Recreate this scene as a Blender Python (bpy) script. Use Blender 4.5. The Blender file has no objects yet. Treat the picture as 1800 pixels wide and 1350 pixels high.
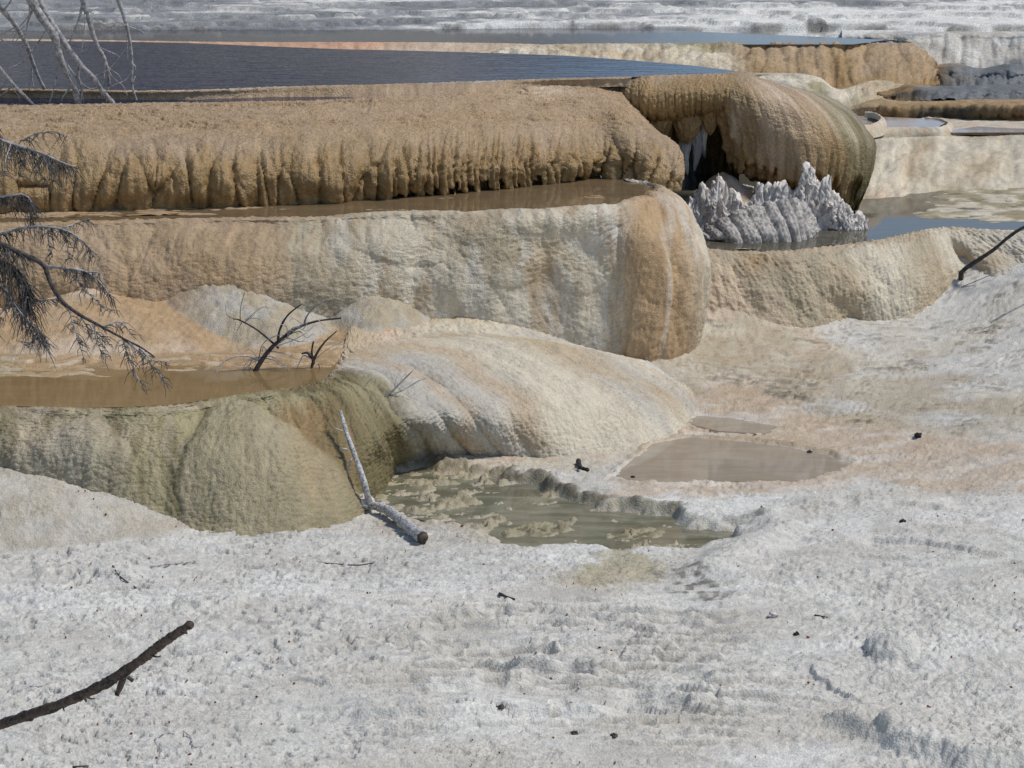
import bpy, math, random
import numpy as np
from concurrent.futures import ThreadPoolExecutor
from mathutils import Vector

random.seed(7)
rng = np.random.default_rng(11)

# ------------------------------------------------------------------ camera, sky, sun, exposure
SC = bpy.context.scene
COL = SC.collection
PW, PH, FPX = 1800.0, 1350.0, 5100.0
PITCH, CAMH = math.radians(12.5), 6.0
cam = bpy.data.cameras.new('camera')
cam.lens = FPX / PW * 36.0
cam.sensor_width = 36.0
cam.clip_start, cam.clip_end = 0.5, 5000.0
camo = bpy.data.objects.new('camera', cam)
camo.location = (0, 0, CAMH)
camo.rotation_euler = (math.pi / 2 - PITCH, 0, 0)
COL.objects.link(camo)
SC.camera = camo

SUN_EL, SUN_AZ = math.radians(57), math.radians(97)      # azimuth clockwise from +Y (the view direction)
wd = bpy.data.worlds.new('World'); SC.world = wd; wd.use_nodes = True
wn = wd.node_tree.nodes; wl = wd.node_tree.links; wn.clear()
sky = wn.new('ShaderNodeTexSky'); sky.sky_type = 'NISHITA'; sky.sun_disc = False
sky.sun_elevation = SUN_EL; sky.sun_rotation = SUN_AZ
sky.altitude = 2000.0; sky.air_density = 1.0; sky.dust_density = 0.6; sky.ozone_density = 1.0
wb = wn.new('ShaderNodeBackground'); wb.inputs[1].default_value = 0.12
wo = wn.new('ShaderNodeOutputWorld')
wl.new(sky.outputs[0], wb.inputs[0]); wl.new(wb.outputs[0], wo.inputs[0])
sun = bpy.data.lights.new('sun', 'SUN'); sun.energy = 3.0; sun.angle = math.radians(10.0)
sun.color = (1.0, 0.96, 0.915)
suno = bpy.data.objects.new('sun', sun)
sd = Vector((math.sin(SUN_AZ) * math.cos(SUN_EL), math.cos(SUN_AZ) * math.cos(SUN_EL), math.sin(SUN_EL)))
suno.rotation_euler = sd.to_track_quat('Z', 'Y').to_euler()
suno.location = (10, 0, 20)
COL.objects.link(suno)
SC.view_settings.view_transform = 'Standard'
SC.view_settings.look = 'None'
SC.view_settings.exposure = 0.05
SC.view_settings.gamma = 1.0
SC.view_settings.use_curve_mapping = False

# ------------------------------------------------------------------ surveying: a bearing in the photograph + a height (or distance) = a point
def TT(py):
    return np.tan(PITCH + np.arctan((np.asarray(py, float) - 675.0) / FPX))
def at_y(px, py, Y):
    k = FPX * math.cos(PITCH) - (py - 675.0) * math.sin(PITCH)
    return np.array([(px - 900.0) * Y / k, Y, CAMH - Y * float(TT(py))])
def at_z(px, py, z):
    return at_y(px, py, (CAMH - z) / float(TT(py)))
def S(r, g, b):
    c = np.array([r, g, b], float) / 255.0
    return np.where(c <= 0.04045, c / 12.92, ((c + 0.055) / 1.055) ** 2.4)

# ------------------------------------------------------------------ noise
_perm = rng.permutation(256).astype(np.int32)
_perm = np.concatenate([_perm, _perm, _perm])
_ga = rng.random(256) * 2 * np.pi
_g2 = np.stack([np.cos(_ga), np.sin(_ga)], 1).astype(np.float32)
_r1 = rng.random(256).astype(np.float32)
_r2 = rng.random(256).astype(np.float32)

def perlin(x, y, seed=0):
    x = np.asarray(x, np.float32) + seed * 17.31; y = np.asarray(y, np.float32) + seed * 9.77
    xi = np.floor(x).astype(np.int32); yi = np.floor(y).astype(np.int32)
    fx = x - xi; fy = y - yi
    xi &= 255; yi &= 255
    u = fx * fx * fx * (fx * (fx * 6 - 15) + 10); v = fy * fy * fy * (fy * (fy * 6 - 15) + 10)
    def g(a, b, dx, dy):
        h = _perm[_perm[(xi + a) & 255] + ((yi + b) & 255)]
        return _g2[h, 0] * dx + _g2[h, 1] * dy
    n0 = g(0, 0, fx, fy); n1 = g(1, 0, fx - 1, fy)
    n2 = g(0, 1, fx, fy - 1); n3 = g(1, 1, fx - 1, fy - 1)
    a = n0 + u * (n1 - n0); b = n2 + u * (n3 - n2)
    return (a + v * (b - a)) * 1.5
def fbm(x, y, oct=4, seed=0, gain=0.5):
    s = 0.0; a = 1.0
    for i in range(oct):
        s = s + a * perlin(x, y, seed + i * 3); x = x * 2.03; y = y * 2.03; a *= gain
    return s
def worley(x, y, seed=0):
    x = np.asarray(x, np.float32) + seed * 7.13; y = np.asarray(y, np.float32) + seed * 3.91
    xi = np.floor(x).astype(np.int32); yi = np.floor(y).astype(np.int32)
    fx = x - xi; fy = y - yi
    d1 = np.full(x.shape, 9.0, np.float32)
    for a in (-1, 0, 1):
        for b in (-1, 0, 1):
            h = _perm[_perm[(xi + a) & 255] + ((yi + b) & 255)]
            dx = a + _r1[h] - fx; dy = b + _r2[h] - fy
            d1 = np.minimum(d1, dx * dx + dy * dy)
    return np.sqrt(d1)
def worley_id(x, y, seed=0):
    x = np.asarray(x, np.float32) + seed * 7.13; y = np.asarray(y, np.float32) + seed * 3.91
    xi = np.floor(x).astype(np.int32); yi = np.floor(y).astype(np.int32)
    fx = x - xi; fy = y - yi
    d1 = np.full(x.shape, 9.0, np.float32); d2 = d1.copy(); ident = np.zeros(x.shape, np.int32)
    for a in (-1, 0, 1):
        for b in (-1, 0, 1):
            h = _perm[_perm[(xi + a) & 255] + ((yi + b) & 255)]
            dx = a + _r1[h] - fx; dy = b + _r2[h] - fy
            d = dx * dx + dy * dy
            m = d < d1
            d2 = np.where(m, d1, np.minimum(d2, d)); ident = np.where(m, h, ident); d1 = np.where(m, d, d1)
    return np.sqrt(d1), np.sqrt(d2), ident
def drape(U, V, w, stretch, seed):
    """long rounded drip lobes of unequal width that merge and split downwards"""
    d1, d2, i = worley_id(U / w + 0.35 * perlin(U / w * 0.5, V * 1.3, seed), V / (w * stretch), seed)
    return np.sqrt(np.clip((d2 - d1) * 1.6, 0, 1)) - 0.6, i
def hash1(i, seed=0):
    return _r1[_perm[(np.asarray(i).astype(np.int64) + seed * 31) & 255]]
def sst(a, b, x):
    t = np.clip((x - a) / (b - a), 0, 1)
    return t * t * (3 - 2 * t)
def mix(a, b, m):
    m = np.asarray(m)[..., None] if np.ndim(a) == np.ndim(m) + 1 or np.ndim(b) == np.ndim(m) + 1 or np.ndim(b) == 1 else m
    return a * (1 - m) + b * m
def poly_sd(X, Y, poly):
    """signed distance in plan (negative inside)"""
    poly = np.asarray(poly)[:, :2]
    d = np.full(X.shape, 1e9); ins = np.zeros(X.shape, bool)
    n = len(poly)
    for i in range(n):
        ax, ay = poly[i]; bx, by = poly[(i + 1) % n]
        ex, ey = bx - ax, by - ay
        t = np.clip(((X - ax) * ex + (Y - ay) * ey) / (ex * ex + ey * ey + 1e-12), 0, 1)
        d = np.minimum(d, (X - ax - t * ex) ** 2 + (Y - ay - t * ey) ** 2)
        c = (ay > Y) != (by > Y)
        ins ^= c & (X < (bx - ax) * (Y - ay) / (by - ay + 1e-12) + ax)
    d = np.sqrt(d)
    return np.where(ins, -d, d)
def line_d(X, Y, pts):
    """distance to a polyline in plan, side (+ = left of travel), fraction along"""
    pts = np.asarray(pts)[:, :2]
    best = np.full(X.shape, 1e9); side = np.zeros(X.shape); fr = np.zeros(X.shape)
    n = len(pts) - 1
    for i in range(n):
        ax, ay = pts[i]; bx, by = pts[i + 1]
        ex, ey = bx - ax, by - ay
        t = np.clip(((X - ax) * ex + (Y - ay) * ey) / (ex * ex + ey * ey), 0, 1)
        dx = X - ax - t * ex; dy = Y - ay - t * ey
        d = dx * dx + dy * dy
        m = d < best
        best = np.where(m, d, best)
        side = np.where(m, np.sign(ex * dy - ey * dx), side)
        fr = np.where(m, (i + t) / n, fr)
    return np.sqrt(best), side, fr

# ------------------------------------------------------------------ materials
def nodes(name):
    m = bpy.data.materials.new(name); m.use_nodes = True
    nt = m.node_tree; nt.nodes.clear()
    out = nt.nodes.new('ShaderNodeOutputMaterial')
    return m, nt, out
def N(nt, t, **kw):
    n = nt.nodes.new(t)
    for k, v in kw.items():
        if k.startswith('i_'):
            n.inputs[k[2:].replace('_', ' ')].default_value = v
        else:
            setattr(n, k, v)
    return n
def mat_stone(name, bump=0.5, scale=70.0, gloss=0.35, speck=0.25):
    """travertine: the deposit's own colour from the mesh, grain, pits and wet film"""
    m, nt, out = nodes(name); L = nt.links.new
    b = N(nt, 'ShaderNodeBsdfPrincipled')
    at = N(nt, 'ShaderNodeAttribute', attribute_name='Col')
    wet = N(nt, 'ShaderNodeAttribute', attribute_name='wet')
    tc = N(nt, 'ShaderNodeTexCoord')
    n1 = N(nt, 'ShaderNodeTexNoise', i_Scale=scale, i_Detail=4.0, i_Roughness=0.65)
    n2 = N(nt, 'ShaderNodeTexNoise', i_Scale=scale * 0.12, i_Detail=5.0, i_Roughness=0.6)
    vo = N(nt, 'ShaderNodeTexVoronoi', i_Scale=scale * 0.9)
    for x in (n1, n2, vo): L(tc.outputs['Object'], x.inputs['Vector'])
    mr1 = N(nt, 'ShaderNodeMapRange', i_From_Min=0.3, i_From_Max=0.7, i_To_Min=1 - speck, i_To_Max=1 + speck * 0.75)
    L(n1.outputs['Fac'], mr1.inputs['Value'])
    mr2 = N(nt, 'ShaderNodeMapRange', i_From_Min=0.3, i_From_Max=0.7, i_To_Min=0.88, i_To_Max=1.10)
    L(n2.outputs['Fac'], mr2.inputs['Value'])
    mu = N(nt, 'ShaderNodeMath', operation='MULTIPLY'); L(mr1.outputs[0], mu.inputs[0]); L(mr2.outputs[0], mu.inputs[1])
    mc = N(nt, 'ShaderNodeMix', data_type='RGBA', blend_type='MULTIPLY'); mc.inputs['Factor'].default_value = 1.0
    L(at.outputs['Color'], mc.inputs['A']); L(mu.outputs[0], mc.inputs['B'])
    L(mc.outputs['Result'], b.inputs['Base Color'])
    ro = N(nt, 'ShaderNodeMapRange', i_From_Min=0.0, i_From_Max=1.0, i_To_Min=0.85, i_To_Max=gloss)
    L(wet.outputs['Fac'], ro.inputs['Value']); L(ro.outputs[0], b.inputs['Roughness'])
    b.inputs['Specular IOR Level'].default_value = 0.3
    bm = N(nt, 'ShaderNodeBump', i_Strength=bump, i_Distance=0.012)
    ad = N(nt, 'ShaderNodeMath', operation='ADD'); L(n1.outputs['Fac'], ad.inputs[0])
    vm = N(nt, 'ShaderNodeMath', operation='MULTIPLY'); vm.inputs[1].default_value = -0.7
    L(vo.outputs['Distance'], vm.inputs[0]); L(vm.outputs[0], ad.inputs[1])
    L(ad.outputs[0], bm.inputs['Height']); L(bm.outputs[0], b.inputs['Normal'])
    L(b.outputs[0], out.inputs[0])
    return m
def mat_water(name, mud, murk, rough=0.03, ripple=0.05, rscale=(6, 18, 1), patch=None):
    """murky water: sky mirror by Fresnel over suspended mud and the bed seen through it"""
    m, nt, out = nodes(name); L = nt.links.new
    fr = N(nt, 'ShaderNodeFresnel', i_IOR=1.33)
    gl = N(nt, 'ShaderNodeBsdfGlossy', i_Roughness=rough)
    df = N(nt, 'ShaderNodeBsdfDiffuse')
    tr = N(nt, 'ShaderNodeBsdfTransparent')
    tr.inputs['Color'].default_value = (0.93, 0.9, 0.82, 1)
    tc = N(nt, 'ShaderNodeTexCoord'); mp = N(nt, 'ShaderNodeMapping'); mp.inputs['Scale'].default_value = rscale
    L(tc.outputs['Object'], mp.inputs['Vector'])
    nz = N(nt, 'ShaderNodeTexNoise', i_Scale=1.0, i_Detail=4.0, i_Roughness=0.6); L(mp.outputs[0], nz.inputs['Vector'])
    bm = N(nt, 'ShaderNodeBump', i_Strength=ripple, i_Distance=0.02); L(nz.outputs['Fac'], bm.inputs['Height'])
    L(bm.outputs[0], gl.inputs['Normal'])
    n2 = N(nt, 'ShaderNodeTexNoise', i_Scale=2.2, i_Detail=5.0, i_Roughness=0.6, i_Distortion=0.6)
    mp2 = N(nt, 'ShaderNodeMapping'); mp2.inputs['Scale'].default_value = (1, 2.6, 1)
    L(tc.outputs['Object'], mp2.inputs['Vector']); L(mp2.outputs[0], n2.inputs['Vector'])
    ra = N(nt, 'ShaderNodeValToRGB')
    ra.color_ramp.elements[0].position = 0.40; ra.color_ramp.elements[0].color = (*S(*mud), 1)
    ra.color_ramp.elements[1].position = 0.66; ra.color_ramp.elements[1].color = (*S(*(patch or mud)), 1)
    L(n2.outputs['Fac'], ra.inputs['Fac']); L(ra.outputs[0], df.inputs['Color'])
    m1 = N(nt, 'ShaderNodeMixShader'); m1.inputs[0].default_value = murk
    L(tr.outputs[0], m1.inputs[1]); L(df.outputs[0], m1.inputs[2])
    m2 = N(nt, 'ShaderNodeMixShader'); L(fr.outputs[0], m2.inputs[0]); L(m1.outputs[0], m2.inputs[1]); L(gl.outputs[0], m2.inputs[2])
    L(m2.outputs[0], out.inputs[0])
    return m
def mat_wood(name, dark, light, scale=30.0, stretch=0.25, rough=0.8):
    m, nt, out = nodes(name); L = nt.links.new
    b = N(nt, 'ShaderNodeBsdfPrincipled', i_Roughness=rough)
    b.inputs['Specular IOR Level'].default_value = 0.25
    tc = N(nt, 'ShaderNodeTexCoord')
    n = N(nt, 'ShaderNodeTexNoise', i_Scale=scale, i_Detail=6.0, i_Roughness=0.7, i_Distortion=0.4)
    L(tc.outputs['Object'], n.inputs['Vector'])
    ra = N(nt, 'ShaderNodeValToRGB')
    ra.color_ramp.elements[0].position = 0.36; ra.color_ramp.elements[0].color = (*S(*dark), 1)
    ra.color_ramp.elements[1].position = 0.62; ra.color_ramp.elements[1].color = (*S(*light), 1)
    L(n.outputs['Fac'], ra.inputs['Fac']); L(ra.outputs[0], b.inputs['Base Color'])
    bm = N(nt, 'ShaderNodeBump', i_Strength=0.6, i_Distance=0.006); L(n.outputs['Fac'], bm.inputs['Height'])
    L(bm.outputs[0], b.inputs['Normal']); L(b.outputs[0], out.inputs[0])
    return m
MS = mat_stone('travertine_dry', 0.55, 75, 0.45, 0.20)
MG = mat_stone('travertine_crust', 0.55, 70, 0.5, 0.20)
MW = mat_stone('travertine_wet', 0.8, 60, 0.28, 0.34)
MF = mat_stone('travertine_far', 0.5, 45, 0.5, 0.35)

# ------------------------------------------------------------------ mesh building
def make_obj(name, me, mat, parent=None):
    if mat: me.materials.append(mat)
    o = bpy.data.objects.new(name, me); COL.objects.link(o)
    if parent: o.parent = parent
    return o
def structure(o, label=None):
    o['kind'] = 'structure'
    if label: o['label'] = label
    return o
def grid_mesh(name, P, col=None, wet=None, mat=None, keep=None):
    nv, nu = P.shape[:2]
    idx = np.arange(nv * nu).reshape(nv, nu)
    q = np.stack([idx[:-1, :-1], idx[:-1, 1:], idx[1:, 1:], idx[1:, :-1]], -1).reshape(-1, 4)
    V = P.reshape(-1, 3).astype(np.float32)
    if keep is not None:
        kf = (keep[:-1, :-1] & keep[:-1, 1:] & keep[1:, 1:] & keep[1:, :-1]).reshape(-1)
        q = q[kf]
        used = np.zeros(len(V), bool); used[q.reshape(-1)] = True
        remap = np.cumsum(used) - 1
        q = remap[q]; V = V[used]
        if col is not None: col = col.reshape(-1, 3)[used]
        if wet is not None: wet = np.asarray(wet).reshape(-1)[used]
    # orient so that faces look towards the camera / up
    a = V[q[:, 1]] - V[q[:, 0]]; b = V[q[:, 3]] - V[q[:, 0]]
    n = np.cross(a, b); vd = np.array([0, 0, CAMH + 30.0]) + np.array([0, -25.0, 0]) - V[q[:, 0]]
    if (n * vd).sum() < 0: q = q[:, ::-1]
    me = bpy.data.meshes.new(name)
    me.vertices.add(len(V)); me.vertices.foreach_set('co', V.reshape(-1))
    me.loops.add(len(q) * 4); me.loops.foreach_set('vertex_index', np.ascontiguousarray(q).reshape(-1).astype(np.int32))
    me.polygons.add(len(q))
    me.polygons.foreach_set('loop_start', (np.arange(len(q)) * 4).astype(np.int32))
    me.polygons.foreach_set('loop_total', np.full(len(q), 4, np.int32))
    me.polygons.foreach_set('use_smooth', np.ones(len(q), bool))
    me.update(calc_edges=True)
    if col is not None:
        ca = me.color_attributes.new('Col', 'FLOAT_COLOR', 'POINT')
        c4 = np.ones((len(V), 4), np.float32); c4[:, :3] = np.clip(col.reshape(-1, 3), 0.004, 0.9)
        ca.data.foreach_set('color', c4.reshape(-1))
    if wet is not None:
        wa = me.attributes.new('wet', 'FLOAT', 'POINT')
        wa.data.foreach_set('value', np.clip(np.asarray(wet, np.float32).reshape(-1), 0, 1))
    return make_obj(name, me, mat)
def cr(A, t, axis):
    """Catmull-Rom along an axis of a control net at parameters t"""
    A = np.moveaxis(A, axis, 0); n = len(A)
    A = np.concatenate([2 * A[:1] - A[1:2], A, 2 * A[-1:] - A[-2:-1]])
    i = np.clip(np.floor(t).astype(int), 0, n - 2); f = (t - i).reshape((-1,) + (1,) * (A.ndim - 1))
    p0, p1, p2, p3 = A[i], A[i + 1], A[i + 2], A[i + 3]
    r = 0.5 * (2 * p1 + (p2 - p0) * f + (2 * p0 - 5 * p1 + 4 * p2 - p3) * f ** 2 + (3 * p1 - p0 - 3 * p2 + p3) * f ** 3)
    return np.moveaxis(r, 0, axis)
def even(net, axis, step):
    n = net.shape[axis]; t = np.linspace(0, n - 1, (n - 1) * 12 + 1)
    f = cr(net, t, axis)
    d = np.sqrt((np.diff(f, axis=axis) ** 2).sum(-1)).mean(axis=1 - axis)
    c = np.concatenate([[0], np.cumsum(d)])
    m = max(4, int(c[-1] / step))
    L = np.linspace(0, c[-1], m)
    return np.interp(L, c, t), L
class Loft:
    def __init__(s, net, du=0.012, dv=0.012):
        net = np.asarray(net, float)
        tr, V = even(net, 0, dv); tc, U = even(net, 1, du)
        s.P = cr(cr(net, tr, 0), tc, 1)
        s.r, s.c = np.meshgrid(tr, tc, indexing='ij')
        s.V, s.U = np.meshgrid(V, U, indexing='ij')
        s.calc()
    def calc(s):
        a = np.gradient(s.P, axis=1); b = np.gradient(s.P, axis=0)
        n = np.cross(a, b); n /= np.linalg.norm(n, axis=-1, keepdims=True) + 1e-9
        vd = np.array([0, -20.0, 30.0]) - s.P
        if (n * vd).sum() < 0: n = -n
        s.n = n
    def push(s, d, direction=None):
        s.P = s.P + (s.n if direction is None else np.asarray(direction)) * np.asarray(d)[..., None]
def net_of(rows):
    """rows of (px, py, 'z', h) or (px, py, 'y', dist)"""
    return [[at_z(p[0], p[1], p[3]) if p[2] == 'z' else at_y(p[0], p[1], p[3]) for p in r] for r in rows]
def from_cols(cols):
    n = len(cols[0])
    return net_of([[c[i] for c in cols] for i in range(n)])

PAL = {k: S(*v) for k, v in dict(
    w=(204, 200, 189), W=(221, 218, 208), g=(184, 177, 163), s=(182, 164, 135), t=(170, 146, 117), o=(178, 149, 112), p=(196, 175, 149),
    b=(154, 126, 85), d=(116, 93, 60), y=(152, 142, 108), k=(118, 106, 72), c=(202, 191, 168), e=(150, 150, 149), D=(74, 68, 56), f=(172, 158, 132),
    u=(167, 142, 108), G=(112, 114, 114), r=(196, 156, 126), n=(149, 123, 83)).items()}
def paint(grid, R, C, nr, nc):
    """look a colour grid (rows of palette letters) up at surface coordinates"""
    g = np.array([[PAL[ch] for ch in row] for row in grid])
    y = np.clip(R / max(nr, 1e-6), 0, 1) * (g.shape[0] - 1); x = np.clip(C / nc, 0, 1) * (g.shape[1] - 1)
    i = np.clip(np.floor(y).astype(int), 0, g.shape[0] - 2); j = np.clip(np.floor(x).astype(int), 0, g.shape[1] - 2)
    fy = (y - i)[..., None]; fx = (x - j)[..., None]
    fy = fy * fy * (3 - 2 * fy); fx = fx * fx * (3 - 2 * fx)
    return (g[i, j] * (1 - fx) + g[i, j + 1] * fx) * (1 - fy) + (g[i + 1, j] * (1 - fx) + g[i + 1, j + 1] * fx) * fy
def flutes(U, V, w, seed, wob=0.6):
    f = U / w + wob * 1.6 * perlin(U / w * 0.23, V * 0.6, seed) + wob * 0.5 * perlin(U / w * 0.9, V * 1.5, seed + 1)
    i = np.floor(f); g = 2 * (f - i) - 1
    return np.sqrt(np.clip(1 - 0.97 * g * g, 0, 1)) - 0.62, i
def rimline(U, V, w, seed):
    q = V / w + 1.5 * fbm(U * 4, V * 3, 3, seed)
    f = q - np.floor(q)
    return sst(0.35, 0.0, f) * (0.35 + 0.65 * sst(-0.3, 0.4, fbm(U * 2.2, V * 2.2, 2, seed + 5)))
def ripples(U, V, w, seed):
    """micro-terracettes: little rims running along the contour"""
    q = V / w + 1.5 * fbm(U * 4, V * 3, 3, seed)
    f = q - np.floor(q)
    return (f ** 2 - 0.35) * (0.5 + 0.5 * sst(-0.3, 0.4, fbm(U * 2.2, V * 2.2, 2, seed + 5)))
def streaks(U, V, seed, fu=14.0, fv=1.2):
    return fbm(U * fu + 0.5 * perlin(U * 3, V * 3, seed), V * fv, 4, seed, 0.6)

# ================================================================== TERRAIN
ZG, ZC, ZB, ZA, ZD, ZF = 0.0, 0.80, 1.72, 2.60, 1.08, 1.50

# ---------------- upper terrace: brown, fringed, overhanging
def upper_terrace():
    px = [-230, -80, 100, 300, 500, 700, 850, 960, 1040]
    lip = [187, 187, 186, 184, 182, 174, 164, 155, 151]
    brow = [256, 256, 256, 253, 250, 246, 240, 236, 238]
    face = [300, 300, 302, 298, 292, 286, 280, 274, 272]
    base = [378, 378, 374, 369, 362, 349, 337, 325, 316]
    cols = []
    for i, x in enumerate(px):
        Yb = (CAMH - ZB) / float(TT(base[i])); Yl = (CAMH - 2.52) / float(TT(lip[i]))
        cols.append([(x, lip[i] - 1, 'y', Yl + 0.25), (x, lip[i], 'y', Yl), (x, (lip[i] + brow[i]) / 2 - 3, 'y', Yl * 0.52 + Yb * 0.48 + 0.12),
                     (x, brow[i], 'y', Yb + 0.32), (x, face[i], 'y', Yb + 0.03), (x, (face[i] + base[i]) / 2, 'y', Yb - 0.03), (x, base[i] + 3, 'y', Yb + 0.06)])
    cols += [
        [(1088, 150, 'y', 30.35), (1085, 151, 'y', 30.15), (1085, 190, 'y', 29.55), (1100, 240, 'y', 28.95), (1105, 274, 'y', 28.72), (1100, 300, 'y', 28.72), (1098, 323, 'y', 28.75)],
        [(1102, 151, 'y', 30.4), (1101, 155, 'y', 30.2), (1118, 205, 'y', 29.55), (1148, 245, 'y', 28.95), (1152, 280, 'y', 28.62), (1147, 308, 'y', 28.55), (1143, 333, 'y', 28.5)],
        [(1110, 158, 'y', 30.5), (1112, 170, 'y', 30.2), (1142, 222, 'y', 29.6), (1182, 256, 'y', 29.0), (1190, 288, 'y', 28.62), (1185, 312, 'y', 28.52), (1178, 337, 'y', 28.5)],
        [(1112, 168, 'y', 30.7), (1117, 184, 'y', 30.35), (1152, 232, 'y', 29.75), (1194, 266, 'y', 29.2), (1201, 293, 'y', 28.82), (1198, 314, 'y', 28.7), (1190, 334, 'y', 28.72)],
        [(1105, 180, 'y', 31.0), (1110, 192, 'y', 30.7), (1145, 240, 'y', 30.1), (1186, 274, 'y', 29.6), (1194, 300, 'y', 29.3), (1192, 316, 'y', 29.15), (1185, 332, 'y', 29.1)],
    ]
    nc = len(cols) - 1
    L = Loft(from_cols(cols), 0.0125, 0.012)
    ramp = sst(2.4, 4.2, L.r)
    lean = L.U + 0.10 * sst(4, 9, L.c) * L.V
    wcol = 0.17
    sq = 1 - 0.35 * sst(4, 7, L.c)
    f1, i1 = drape(lean / sq, L.V, 0.25, 6, 3); f2, i2 = drape(lean, L.V, 0.10, 6, 8)
    f3, _ = flutes(L.U, L.V, 0.45, 21)
    amp = 0.6 + 0.8 * hash1(i1, 2)
    d = ramp * (0.075 * f1 * amp + 0.022 * f2 + 0.040 * f3 + 0.05 * fbm(L.U * 2.2, L.V * 2.5, 3, 22))
    d += 0.035 * fbm(L.U * 1.3, L.V * 1.6, 3, 2) * sst(1.2, 3, L.r)
    # drip ends: columns of unequal length, hollow behind
    mid = sst(4.2, 5.6, L.c) * (1 - sst(9.4, 10.4, L.c))
    left = sst(0.3, 1, L.c) * (1 - sst(2.5, 4.5, L.c))
    h = hash1(i1, 7) * 0.6 + hash1(i2, 9) * 0.4
    length = 6.40 - mid * 1.7 * np.clip(h - 0.30, 0, 1) - left * 0.3 * np.clip(h - 0.45, 0, 1) - 0.25 * hash1(i2, 5)
    hollow = sst(length - 0.12, length + 0.18, L.r)
    gap = ramp * sst(0.30, 0.58, -f1) * sst(3.4, 5.2, L.r) * (0.3 + 0.7 * hash1(i1, 13))
    d -= gap * (0.05 + 0.10 * mid + 0.05 * left)
    L.push(d)
    L.push(hollow * (0.10 + 0.14 * mid), (0, 1, 0.05))
    L.calc()
    # fine ledges on the top apron, granular skin, sparkle-sized lumps
    top = 1 - sst(2.2, 3.1, L.r)
    L.push(top * 0.030 * ripples(L.U * 0.5, L.V, 0.09, 12) + 0.007 * fbm(L.U * 22, L.V * 22, 3, 4) + 0.012 * (0.5 - worley(L.U * 26, L.V * 20, 2)) * (0.4 + 0.6 * ramp))
    wu = L.c + 0.25 * fbm(L.U * 2, L.V * 1.2, 3, 31); wr = L.r + 0.5 * fbm(L.U * 5, L.V * 2, 3, 41)
    G = ["ttuttttstttttt", "tptttttpttotts", "ttttttttttttts", "uuutuuutuutttt", "nbnbbnbbbbbuuu", "bnbbnbbnbbbbub", "nbbnbbbnbbbbbb"]
    c = paint(G, wr, wu, 6, nc)
    st = streaks(L.U, L.V, 5)
    c = c * (1 + 0.20 * st * sst(1.5, 3.5, L.r) + 0.07 * fbm(L.U * 8, L.V * 8, 3, 6))[..., None]
    c = mix(c, PAL['o'], 0.35 * sst(0.1, 0.6, fbm(L.U * 1.6, L.V * 3, 3, 51)) * top)
    c = mix(c, PAL['d'], 0.3 * gap)
    seam = np.maximum(sst(0.35, 0.6, fbm(L.U * 2.0, L.V * 22, 3, 61)), rimline(L.U * 0.5, L.V, 0.09, 12)) * top
    c = mix(c, PAL['n'], 0.55 * seam)
    wet = 0.35 + 0.65 * sst(2.0, 4.0, L.r) + 0.2 * st
    o = grid_mesh('upper_terrace', L.P, c, wet, MW)
    structure(o, 'long brown travertine terrace with a fringed overhanging front below the dark blue pool')
    return o

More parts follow.
